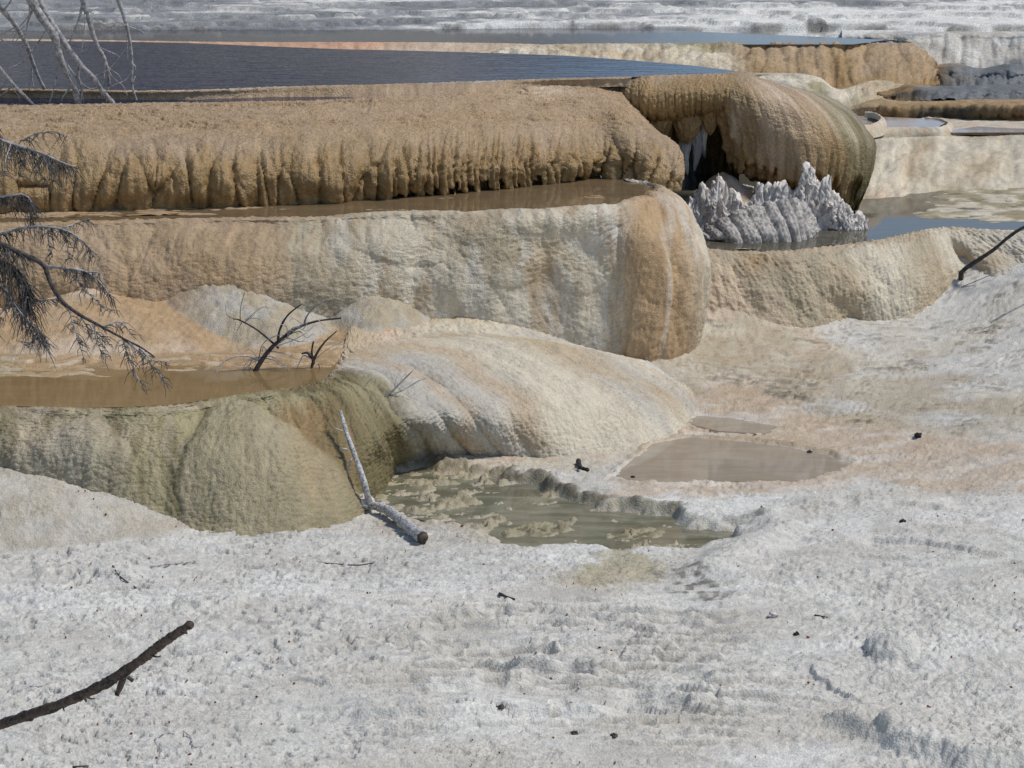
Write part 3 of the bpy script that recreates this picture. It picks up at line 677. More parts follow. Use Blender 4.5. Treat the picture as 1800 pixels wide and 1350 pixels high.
ISL = [([(870, 935), (930, 918), (1010, 912), (1010, 930), (960, 942), (880, 945)], 0.035), ([(1050, 940), (1110, 925), (1180, 922), (1170, 940), (1090, 950)], 0.03),
       ([(700, 885), (760, 868), (850, 872), (880, 888), (800, 897), (720, 898)], 0.02), ([(720, 850), (830, 835), (900, 850), (880, 868), (770, 862)], 0.022), ([(910, 885), (960, 870), (975, 880), (930, 890)], 0.03), ([(1070, 965), (1150, 945), (1200, 960), (1160, 985), (1090, 985)], 0.025),
       ([(800, 925), (880, 905), (900, 918), (850, 935)], 0.02)]
ISL = [(np.array([at_z(x, y, 0) for x, y in p]), h) for p, h in ISL]

def ground_z(X, Y, fine=True):
    """height, colour, wetness of the open flats"""
    z = base_z(X, Y)
    c = np.ones(X.shape + (3,)) * PAL['w']
    wet = np.zeros(X.shape)
    n1 = fbm(X * 0.9, Y * 0.9, 3, 1); n2 = fbm(X * 3.1, Y * 3.1, 3, 2); n3 = fbm(X * 9, Y * 9, 3, 3)
    jit = 0.06 * fbm(X * 4, Y * 4, 4, 17, 0.6) + 0.03 * fbm(X * 14, Y * 14, 3, 19, 0.6)
    z = z + 0.022 * n1 + 0.008 * n2
    far = sst(23.5, 25.0, Y)
    # --- fans of deposit leaning on the olive wall
    a = at_z(-70, 850, 0.42); ex = np.hypot(np.where(X > a[0], (X - a[0]) / 2.0, (X - a[0]) / 3.0), np.where(Y < 22.15, (Y - 22.15) / 1.05, (Y - 22.15) / 3.0))
    m1 = 0.43 * (1 - (ex * (1 + 0.06 * n1)) ** 1.7)
    b = at_y(400, 770, 22.62); dx = X - b[0] + 0.05 * n2; dy = Y - 22.75; qv = np.hypot(dx / .6, dy / .85)
    for _ in range(8): qv = 0.5 * qv + 0.5 * np.hypot((dx - 0.22 * qv) / .74, dy / 1.0)
    m2 = np.where(dy < 0.25, 0.70 * (1 - qv ** 1.35) - 0.02 + 0.02 * n2, -1)
    fan1 = sst(-0.03, 0.02, m1 - z); fan2 = sst(-0.02, 0.02, m2 - np.maximum(z, m1))
    fan = np.maximum(fan1, fan2)
    z0 = z
    smax = lambda a_, b_, k_: np.where(np.abs(a_ - b_) < k_, np.maximum(a_, b_) + (k_ - np.abs(a_ - b_)) ** 2 / (4 * k_), np.maximum(a_, b_))
    m2 = m2 - 9; fan2 = fan2 * 0; fan = fan1
    z = smax(z, m1 + 0.012 * n2, 0.06)
    # --- mud pool
    sg = poly_sd(X, Y, PG) + 0.10 * fbm(X * 2.6, Y * 3.2, 3, 17, 0.5)
    dip = sst(0.04, -0.12, sg)
    z = z * (1 - dip) + dip * (-0.045)
    isl = np.zeros(X.shape)
    near = sg < 0.35
    for p, h in ISL:
        e = sst(0.05, -0.05, poly_sd(X, Y, p) + jit * 1.1)
        isl = np.maximum(isl, e * h / 0.03)
    pop = worley(X * 30, Y * 30, 5); pop2 = fbm(X * 8, Y * 8, 4, 15, 0.5)
    z = z + isl * dip * (0.034 + 0.016 * np.clip(0.6 - pop, -.3, 1) + 0.022 * pop2)
    pn = fbm(X * 3, Y * 4.5, 4, 77, 0.6)
    patches = dip * sst(0.02, 0.35, pn + 0.25 * sst(0.3, -0.5, X - at_z(880, 880, 0)[0]) + 0.34 * sst(-0.20, 0.0, sg) - 0.10 - 0.45 * sst(-0.35, 0.15, X - at_z(880, 880, 0)[0]))
    z = z + patches * (0.036 + 0.016 * (0.5 - pop) + 0.02 * pop2)
    bank = sst(0.22, 0.02, sg) * (1 - dip) * sst(at_z(900, 850, 0)[1] - 0.9, at_z(900, 850, 0)[1], Y + (X - 0.3) * 0.45)
    z = z + bank * (0.05 + 0.014 * (0.5 - pop) + 0.025 * pop2) * (1 - fan)
    # --- shallow pools
    sh = poly_sd(X, Y, PH1) + jit * 0.5; sh2 = poly_sd(X, Y, PH2) + jit * 0.4
    d1 = sst(0.07, -0.12, sh); d2 = sst(0.05, -0.10, sh2)
    z = z * (1 - d1) + d1 * 0.028; z = z * (1 - d2) + d2 * 0.062
    rim = np.exp(-((sh - 0.03) / 0.03) ** 2) * (1 - d1)
    z = z + 0.02 * rim
    pool = np.maximum(dip, np.maximum(d1, d2))
    dry = (1 - pool) * (1 - 0.85 * fan)
    # --- foreground step, ledges, knobs
    dr, sdr, fr = line_d(X, Y, RIDGE)
    sgn = dr * sdr + 0.06 * fbm(X * 2.2, Y * 2.2, 3, 23)
    z = z + 0.115 * sst(-0.13, 0.05, sgn) * sst(0.9, 0.0, dr) * sst(0.0, 0.12, fr)
    dl, sl, fl = line_d(X, Y, LEDGE)
    sl = dl * sl + 0.02 * fbm(X * 9, Y * 9, 2, 24)
    z = z + 0.035 * sst(-0.012, 0.012, sl) * sst(0.3, 0.0, dl) * sst(0, .2, fl) * sst(1, .8, fl)
    for pts, h in LEDGES:
        dl, sl, fl = line_d(X, Y, pts)
        near_ = dl < 0.6
        sl = dl * sl + 0.018 * fbm(X * 7, Y * 7, 3, 26)
        z = z + h * sst(-0.014, 0.014, sl) * sst(0.55, 0.0, dl) * sst(0, .15, fl) * sst(1, .85, fl) * sst(-.75, -.1, fbm(X * 2.2, Y * 0, 3, int(h * 1000)))
    db, sb, fb = line_d(X, Y, BANK2)
    z = z + 0.07 * sst(0.28, 0.0, db)
    for (kx, ky, r, h) in ((1568, 1148, 0.19, 0.13), (1562, 1288, 0.075, 0.06), (1075, 1200, 0.1, 0.03)):
        k = at_z(kx, ky, 0.03); rr = np.hypot((X - k[0]), (Y - k[1]) * 1.0) / r + 0.07 * n3
        z = z + h * np.sqrt(np.clip(1 - rr * rr, 0, 1))
    # --- terracettes
    def steps(amp, wave, seed, w=1.6):
        q = Y / wave + w * fbm(X * 0.9, Y * 1.1, 4, seed) + 0.15 * X / wave
        f = q - np.floor(q)
        return amp * (np.where(f < 0.12, f / 0.12, 1 - (f - 0.12) / 0.88) - 0.5), f
    tz = poly_sd(X, Y, TERR); tm = sst(0.25, -0.25, tz + 2.5 * jit) * sst(-0.5, 0.1, fbm(X * 2.3, Y * 2.3, 2, 28))
    s1, f1 = steps(0.052, 0.26, 31, 1.0)
    s2, f2 = steps(0.026, 0.12, 35, 1.4)
    z = z + tm * (s1 * 0.3 + s2 * 0.5)
    midr = far * (1 - pool) * sst(-2.0, 0.2, X)
    s3, f3 = steps(0.034, 0.14, 41, 1.5); s4, f4 = steps(0.020, 0.065, 43, 1.7)
    vis = sst(-0.35, 0.35, fbm(X * 1.1, Y * 1.5, 3, 47))
    z = z + midr * (s3 * vis + s4)
    generic = (1 - far) * dry * (1 - tm)
    s5, f5 = steps(0.028, 0.17, 51, 2.0)
    z = z + generic * s5 * sst(0.0, 0.5, fbm(X * 1.4, Y * 1.4, 2, 53)) * 0.5
    # --- thin crust plates with broken rims
    def plates(fx, fy, lv, amp, seed):
        h = fbm(X * fx, Y * fy, 4, seed, 0.55) * lv; k = np.floor(h); f = h - k
        return amp * (sst(0.0, 0.10, f) - f) , f
    pz1, pf1 = plates(0.55, 1.15, 5.5, 0.016, 201); pz2, pf2 = plates(1.3, 2.6, 4.0, 0.016, 211)
    pm = dry * (1 - 0.8 * far) * (1 - fan) * (1 - 0.6 * tm)
    def rims(wave, h, seed, wob):
        q = Y / wave + wob * fbm(X * 0.45, Y * 0.8, 4, seed, 0.55); k = np.floor(q); f = q - k
        seg = sst(-0.06, 0.14, fbm(X * 0.7 + k * 5.7, k * 3.3, 4, seed + 4, 0.6))
        prof = np.where(f < 0.08, f / 0.08, 1 - (f - 0.08) / 0.92)
        lip_ = np.exp(-((f - 0.10) / 0.05) ** 2)
        return h * seg * (prof - 0.5 + 0.35 * lip_), seg * sst(0.10, 0.05, f), seg * lip_
    ra, ria, la = rims(0.25, 0.062, 301, 0.9); rb_, rib, lb = rims(0.11, 0.030, 311, 1.2)
    rmask = dry * (1 - far) * (1 - fan) * (0.32 + 0.68 * sst(0.55, -0.2, tz + 2.0 * jit))
    z = z + rmask * (ra + rb_)
    riser = rmask * np.maximum(ria, rib)
    z = z + pm * (pz1 * sst(-.5, .2, fbm(X * .8, Y * .8, 2, 205)) + pz2 * sst(-.2, .4, fbm(X * .9 + 4, Y * .9, 2, 215)))
    # --- popcorn crust
    rough = dry * (0.35 + 0.65 * sst(-0.5, 0.5, fbm(X * 0.8, Y * 0.8, 2, 57))) * (1 - 0.55 * far)
    w1 = worley(X * 10 + n3 * 0.4, Y * 10, 6); w2 = worley(X * 24 + n3 * 0.3, Y * 24, 7); w3 = worley(X * 46, Y * 40, 8)
    rb = sst(at_z(1250, 1150, 0)[0], at_z(1650, 1150, 0)[0], X + 0.4 * n1) * (1 - sst(19.5, 21, Y))
    lf = (1 - sst(-1.6, -0.2, X + 0.5 * n1))
    pits = sst(0.25, 0.55, fbm(X * 7.5, Y * 7.0, 4, 83, 0.6)) * (0.25 + 0.75 * lf)
    rg = 1 - np.abs(fbm(X * 10, Y * 12, 4, 85, 0.62))
    pk = sst(0.30, 0.55, fbm(X * 13, Y * 16, 3, 87, 0.6)) * (0.3 + 0.7 * sst(-.4, .4, fbm(X * 1.3, Y * 1.3, 2, 89)))
    z = z + rough * ((0.004 + 0.034 * rb) * (0.45 - w1) + (0.007 + 0.020 * rb) * (0.45 - w2) + 0.006 * (0.45 - w3) + 0.004 * n3 - 0.036 * pits * lf + 0.004 * (rg - 0.7) - 0.008 * pk)
    z = z + fan * (0.012 * ripples(X, (Y + z), 0.038, 13) + 0.006 * n3 + 0.009 * (0.5 - w2))
    # --- colours: white crust, grey and tan patches, peach seeps, olive mud
    g = sst(-0.3, 0.7, fbm(X * 1.2, Y * 1.6, 4, 61))
    c = mix(c, PAL['g'], 0.4 * g)
    c = mix(c, PAL['W'], 0.7 * sst(0.1, 0.6, fbm(X * 0.7 + 3, Y * 1.0, 4, 63)) * (1 - far))
    c = mix(c, PAL['e'], 0.22 * sst(0.1, 0.7, fbm(X * 7, Y * 7, 4, 65)) * dry * (1 - 0.4 * rb))
    PS = [at_z(x, y_, .5) for x, y_ in [(1235, 445), (1300, 470), (1400, 550), (1520, 590), (1420, 640), (1300, 640), (1230, 610)]]
    c = mix(c, mix(PAL['p'] * np.ones_like(c), PAL['c'], sst(-.3, .4, n2)), 0.85 * sst(0.2, -0.15, poly_sd(X, Y, PS) + 2 * jit))
    tan = far * sst(-0.45, 0.35, fbm(X * 0.8, Y * 1.3, 4, 67) + 0.95 - 0.30 * (X - 1.2) + 0.20 * (24.5 - Y))
    c = mix(c, PAL['f'], 0.8 * tan); bandn = fbm(X * .45 - Y * .35, Y * 1.5 + X * .3, 4, 99); c = mix(c, PAL['s'], 0.7 * far * sst(-0.1, 0.45, bandn) * sst(26.6, 25.2, Y + 0.25 * X))
    c = mix(c, PAL['c'], 0.4 * far * sst(0, .5, n1))
    dk = far * sst(0.15, 0.6, fbm(X * 1.6, Y * 2.8, 4, 69)) * (f3 < 0.3)
    c = mix(c, PAL['D'], 0.6 * dk * vis); c = mix(c, PAL['n'] * .8, 0.45 * midr * (f4 < 0.2) * sst(-.2, .4, fbm(X * 1.5, Y * 2.2, 3, 70)))
    dband = np.exp(-((X - at_z(1330, 660, .25)[0] - 0.35 * (Y - 25.9) * -1) / 0.38) ** 2 - ((Y - 25.9) / 0.55) ** 2)
    c = mix(c, PAL['D'], 0.75 * dband * sst(-0.4, 0.3, fbm(X * 9, Y * 14, 3, 71)))
    DF = [at_z(x, y_, .05) for x, y_ in [(690, 830), (800, 812), (930, 808), (1020, 808), (1110, 795), (1180, 768), (1222, 742)]]
    dfd = line_d(X, Y, DF)[0]
    c = mix(c, mix(PAL['c'] * np.ones_like(c), PAL['p'], sst(-.3, .4, n2)), 0.85 * sst(0.55, 0.05, dfd + 1.5 * jit) * (Y > 22.9))
    pe = sst(0.12, -0.12, poly_sd(X, Y, PEACH) + 2.2 * jit)
    c = mix(c, mix(PAL['p'] * np.ones_like(c), PAL['o'], 0.35 * sst(-.2, .5, n2)), 0.8 * pe)
    c = mix(c, PAL['W'], 0.35 * pe * sst(0.15, 0.5, fbm(X * 1.0 + Y * 0.8, Y * 3.2 - X * 1.2, 3, 73)))
    c = mix(c, PAL['b'], 0.55 * rim * (Y > at_z(1300, 800, .05)[1] - .1))
    c = mix(c, PAL['c'], 0.7 * d1); c = mix(c, PAL['W'], 0.8 * d2)
    c = mix(c, mix(PAL['g'] * np.ones_like(c), PAL['f'], 0.6 * sst(-.4, .5, n2)), 0.8 * fan1); c = mix(c, mix(PAL['f'] * np.ones_like(c), PAL['y'] * 1.1, sst(-.5, .4, n2)), fan2)
    c = mix(c, PAL['y'], 0.35 * fan2 * sst(0, .5, n2))
    c = mix(c, PAL['y'], 0.9 * dip * np.clip(isl, 0, 1)); c = mix(c, mix(PAL['y'] * np.ones_like(c), PAL['f'], sst(-.3, .4, n3)), 0.85 * patches)
    c = mix(c, PAL['f'], 0.8 * dip * (1 - np.clip(isl, 0, 1)) * (1 - patches))
    north = sst(at_z(900, 850, 0)[1] - 0.9, at_z(900, 850, 0)[1] - 0.3, Y + (X - 0.3) * 0.45)
    c = mix(c, mix(PAL['k'] * np.ones_like(c), PAL['y'], sst(-.3, .4, n3)), 0.9 * sst(0.07, 0.02, sg) * sst(-0.09, -0.03, sg) * north * (1 - fan))
    c = mix(c, PAL['D'], 0.75 * sst(0.14, 0.03, sg) * sst(-0.08, 0.0, sg) * north * (1 - fan) * sst(-.25, .2, pop2))
    c = mix(c, PAL['k'] * 0.8, 0.4 * dip * isl * sst(0.0, 0.5, n3))
    gy = sst(0.3, 0.0, sg) * (1 - dip) * sst(0.3, -0.4, X - at_z(900, 930, 0)[0])
    c = mix(c, PAL['f'], 0.6 * gy)
    ol = sst(0.10, -0.12, poly_sd(X, Y, OLIVE) + 2.0 * jit)
    c = mix(c, PAL['y'] * 1.2, 0.75 * ol)
    dd = sst(0.08, -0.10, poly_sd(X, Y, DARK) + 2.2 * jit) * sst(-0.25, 0.3, n3)
    c = mix(c, PAL['D'], 0.8 * dd)
    foot = sst(0.5, 0.0, np.abs(Y - 22.0)) * sst(-0.4, 0.4, n2) * (1 - fan) * (X < -0.6) * (X > -2.6)
    c = mix(c, PAL['f'], 0.6 * foot)
    c = mix(c, PAL['e'], 0.45 * pits * rough); c = mix(c, PAL['e'], 0.30 * pk * rough); c = mix(c, PAL['e'], 0.3 * rough * sst(0.5, 0.75, w2) * sst(-.5, .5, n2)); c = mix(c, PAL['g'] * 0.7, 0.7 * riser); c = mix(c, PAL['W'], 0.5 * rmask * np.maximum(la, lb))
    tick = sst(0.22, 0.10, worley(X * 15, Y * 26, 17)) * sst(-.1, .5, fbm(X * 1.6, Y * 1.6, 3, 95)) * rough * (1 - rb)
    c = mix(c, PAL['G'] * 0.7, 0.7 * tick)
    c = mix(c, PAL['f'], 0.20 * pm * (1 - rb) * sst(-.2, .5, fbm(X * .7, Y * 1.1, 3, 97)) * sst(-1.9, -0.6, X))
    c = c * (1 - 0.20 * fan * rimline(X, Y + z, 0.038, 13))[..., None]
    c = c * (1 + 0.05 * n3)[..., None]
    wet = 0.15 + 0.6 * np.maximum(pool, 0.6 * pe) + 0.2 * np.clip(isl, 0, 1) * dip
    return z, c, wet

def ground():
    s = np.concatenate([np.linspace(-0.75, -0.215, 24, endpoint=False), np.linspace(-0.205, 0.205, 780), np.linspace(0.215, 0.75, 25)[1:]])
    yy = np.concatenate([np.linspace(5, 15.5, 22, endpoint=False), np.exp(np.linspace(math.log(15.5), math.log(22.6), 480, endpoint=False)), np.exp(np.linspace(math.log(22.6), math.log(30.2), 240))])
    Sg, Yg = np.meshgrid(s, yy)
    X = Sg * Yg
    keep = ~((Yg > 23.4) & (X < -2.0 + (Yg - 23.4) * 0.9) & (X > -8))
    keep &= ~((Yg > 27.0) & (X < 1.62))
    el = np.array([at_z(a, b, ZD) for a, b in [(1205, 432), (1262, 440), (1318, 443), (1388, 441), (1462, 433), (1545, 422), (1610, 408), (1648, 401), (1678, 400), (1790, 406), (1990, 409)]])
    keep &= Yg < np.interp(X, el[:, 0], el[:, 1]) + np.where(X > el[0, 0], -0.12, 5)
    Z = np.zeros(X.shape); c = np.zeros(X.shape + (3,)); wet = np.zeros(X.shape)
    xf, yf = X[keep], Yg[keep]
    with ThreadPoolExecutor(4) as ex:
        res = list(ex.map(lambda k: ground_z(*k), zip(np.array_split(xf, 12), np.array_split(yf, 12))))
    Z[keep] = np.concatenate([r[0] for r in res]); c[keep] = np.concatenate([r[1] for r in res]); wet[keep] = np.concatenate([r[2] for r in res])
    P = np.stack([X, Yg, Z], -1)
    global GROUND
    GROUND = (s, yy, Z)
    o = grid_mesh('ground', P, c, wet, MG, keep)
    structure(o, 'white crusted travertine flat with pale ledges and brown leaf specks')

def water_poly(name, pts, z, mat, label):
    me = bpy.data.meshes.new(name)
    me.from_pydata([(p[0], p[1], z) for p in pts], [], [tuple(range(len(pts)))])
    me.update()
    o = make_obj(name, me, mat)
    if o.data.polygons[0].normal.z < 0: o.data.flip_normals()
    structure(o, label)
    return o

def shelf():
    """stepped shallow shelf and deposit fans between the muddy pool and the pale wall"""
    xs = np.arange(-5.9, -0.15, 0.015); ys = np.arange(22.3, 27.0, 0.022)
    X, Y = np.meshgrid(xs, ys)
    edge = at_z(300, 640, ZC)[1]
    n1 = fbm(X * .9, Y * .9, 3, 101); n2 = fbm(X * 3, Y * 3, 3, 102); n3 = fbm(X * 10, Y * 10, 3, 103)
    front = 24.15 + 0.12 * np.clip(X + 2.0, -2.5, 1.2) + 0.22 * n1
    t = (Y - front)
    z = ZC - 0.006 + 0.022 * np.clip(t, -1, 3) + 0.008 * n1
    q = t / 0.17 + 1.2 * fbm(X * 1.1, Y * 1.6, 4, 104)
    f = q - np.floor(q)
    z = z + np.where(t > -0.35, 1, 0) * 0.030 * np.where(f < 0.10, f / .1, 1 - (f - .1) / .9) * sst(-.35, 0, t) * sst(-.6, .1, fbm(X * 1.7, Y * 1.7, 2, 105))
    z = z - 0.1 * sst(-0.2, -1.2, t)
    z = z - 0.035 * sst(-1.25, -0.9, X)
    zb = z.copy(); fan = np.zeros(X.shape); kind = np.zeros(X.shape)
    for k, (ax, ay, aY, rx, ry, h, pw) in enumerate(((372, 478, 25.72, 0.95, 0.80, 0.50, 1.05), (650, 514, 25.86, 0.50, 0.55, 0.32, 1.3), (150, 500, 25.55, 1.35, 1.25, 0.42, 0.9), (-150, 500, 25.55, 1.3, 1.3, 0.42, 0.9))):
        p = at_y(ax, ay, aY)
        dxx = X - p[0] - (0.35 * np.clip(p[1] - Y, 0, 2) if k == 0 else 0)
        r = np.hypot(dxx / np.where(dxx > 0, rx * 1.25, rx), (Y - p[1]) / ry) * (1 + 0.16 * n1 + 0.10 * n2)
        m = p[2] - h * (0.25 * r * r + 0.75 * r) ** pw * 1.0 - 0.02
        sel = m > z
        fan = np.where(sel, 1.0, fan); kind = np.where(sel, k, kind)
        z = np.where(np.abs(z - m) < .05, np.maximum(z, m) + (.05 - np.abs(z - m)) ** 2 / .2, np.maximum(z, m))
    lip = np.array([at_z(x, y, ZC) for x, y in [(-230, 712), (-80, 712), (70, 716), (200, 717), (310, 711), (420, 693), (515, 681), (560, 672), (582, 658), (596, 640), (622, 616), (690, 594), (770, 582)]])
    ed = np.maximum(sst(0.0, 0.45, Y - np.interp(X, lip[:, 0], lip[:, 1])), sst(-1.3, -1.7, X))
    z = ZC - 0.05 + (z - ZC + 0.05) * ed
    fan = sst(0, 0.03, z - zb)
    z = z + fan * (0.013 * ripples(X, Y + z, 0.038, 113) + 0.010 * n3 + 0.02 * n2 + 0.010 * (0.5 - worley(X * 30, Y * 26, 12)) + 0.010 * drape(X + 0.2 * n1, (26.5 - Y), 0.12, 5, 117)[0]) + (1 - fan) * (0.004 * n3 + 0.006 * (0.5 - worley(X * 20, Y * 20, 8)) * sst(-.2, .2, t))
    c = np.ones(X.shape + (3,)) * PAL['o']
    c = mix(c, PAL['y'], 0.7 * sst(0.4, -0.6, X + 4.0 + 0.5 * n1))
    c = mix(c, PAL['u'], 0.5 * sst(-.2, .5, n2))
    c = mix(c, PAL['c'], 0.5 * sst(0.1, .6, fbm(X * 4, Y * 7, 3, 115)))
    c = mix(c, PAL['n'], 0.6 * (f > 0.75) * (1 - fan))
    fc = np.where((kind < 1.5)[..., None], mix(PAL['g'] * .93 * np.ones_like(c), PAL['f'], sst(-.7, .2, n2)), mix(PAL['o'] * np.ones_like(c), PAL['p'], sst(-.4, .4, n1)))
    fc = np.where((kind < 0.5)[..., None], mix(mix(PAL['g'] * .92 * np.ones_like(c), PAL['f'], sst(-.5, .4, n2)), PAL['t'], sst(0.2, -0.5, X - at_y(372, 478, 25.72)[0] + 0.15 * n2)), fc)
    c = c * (1 - fan[..., None]) + fc * fan[..., None]
    c = mix(c, PAL['c'], 0.5 * sst(-1.0, 0.3, X) * (1 - fan))
    c = c * (1 + 0.08 * n3)[..., None]
    c = c * (1 - 0.22 * fan * rimline(X, Y + z, 0.038, 113))[..., None]
    wet = 0.3 + 0.5 * (1 - fan)
    dline = 22.55 + 0 * X
    keep = (Y > np.interp(X, lip[:, 0], lip[:, 1]) + 0.02) & (X < -0.2)
    o = grid_mesh('shelf_ground', np.stack([X, Y, z], -1), c, wet, MS, keep)
    structure(o, 'stepped shallow orange shelf with pale fans at the foot of the middle wall')

def ledges(name, corners, z0, rise, seed, cols, label, wave=0.12, amp=0.014, res=0.02, bumps=0.0, inside=None):
    """low shelf of thin rimstone ledges within a plan rectangle (X0,X1,Y0,Y1)"""
    X0, X1, Y0, Y1 = corners
    X, Y = np.meshgrid(np.arange(X0, X1, res), np.arange(Y0, Y1, res * 1.5))
    q = Y / wave + 1.6 * fbm(X * 0.8, Y * 1.3, 4, seed); f = q - np.floor(q)
    n = fbm(X * 3, Y * 3, 3, seed + 2); n3 = fbm(X * 12, Y * 12, 3, seed + 3)
    z = z0 + rise(X, Y) + amp * np.where(f < .12, f / .12, 1 - (f - .12) / .88) + 0.006 * n + 0.004 * n3 + bumps * (0.5 - worley(X * 9, Y * 9, seed))
    c = PAL[cols[0]] * np.ones(X.shape + (3,)); c = mix(c, PAL[cols[1]], sst(-.3, .4, n)); c = mix(c, PAL[cols[2]], 0.6 * (f > 0.8))
    o = grid_mesh(name, np.stack([X, Y, z], -1), c * (1 + 0.1 * n3)[..., None], 0.6 + 0 * X, MS, None if inside is None else poly_sd(X, Y, inside) < -0.03)
    structure(o, label)

# ---------------- far terraces
def far_wall(name, cols, G, seed, fw, label, amp=0.03, du=0.022, dv=0.015, mat=MF, rip=0.01, gapdepth=0.0, stk=0.22):
    L = Loft(from_cols(cols), du, dv)
    on = sst(0.8, 1.6, L.r)
    f1, i1 = flutes(L.U, L.V, fw, seed, 0.8); f2, _ = flutes(L.U, L.V, fw * 0.35, seed + 3, 0.7)
    L.push(on * (amp * f1 + 0.4 * amp * f2 + amp * fbm(L.U * 2.5, L.V * 2.5, 3, seed)) - gapdepth * on * sst(0.3, 0.6, -f1))
    L.calc()
    L.push(rip * ripples(L.U, L.V, 0.05, seed) + 0.006 * fbm(L.U * 25, L.V * 25, 3, seed))
    c = paint(G, L.r + 0.4 * fbm(L.U * 3, L.V * 2, 3, seed), L.c + 0.4 * fbm(L.U * 1.5, L.V, 3, seed + 5), len(cols[0]) - 1, len(cols) - 1)
    c = c * (1 + stk * streaks(L.U, L.V, seed, 8, 1.0) + 0.08 * fbm(L.U * 9, L.V * 9, 2, seed))[..., None]
    o = grid_mesh(name, L.P, c, 0.3 + 0 * L.r, mat)
    structure(o, label)
    return o

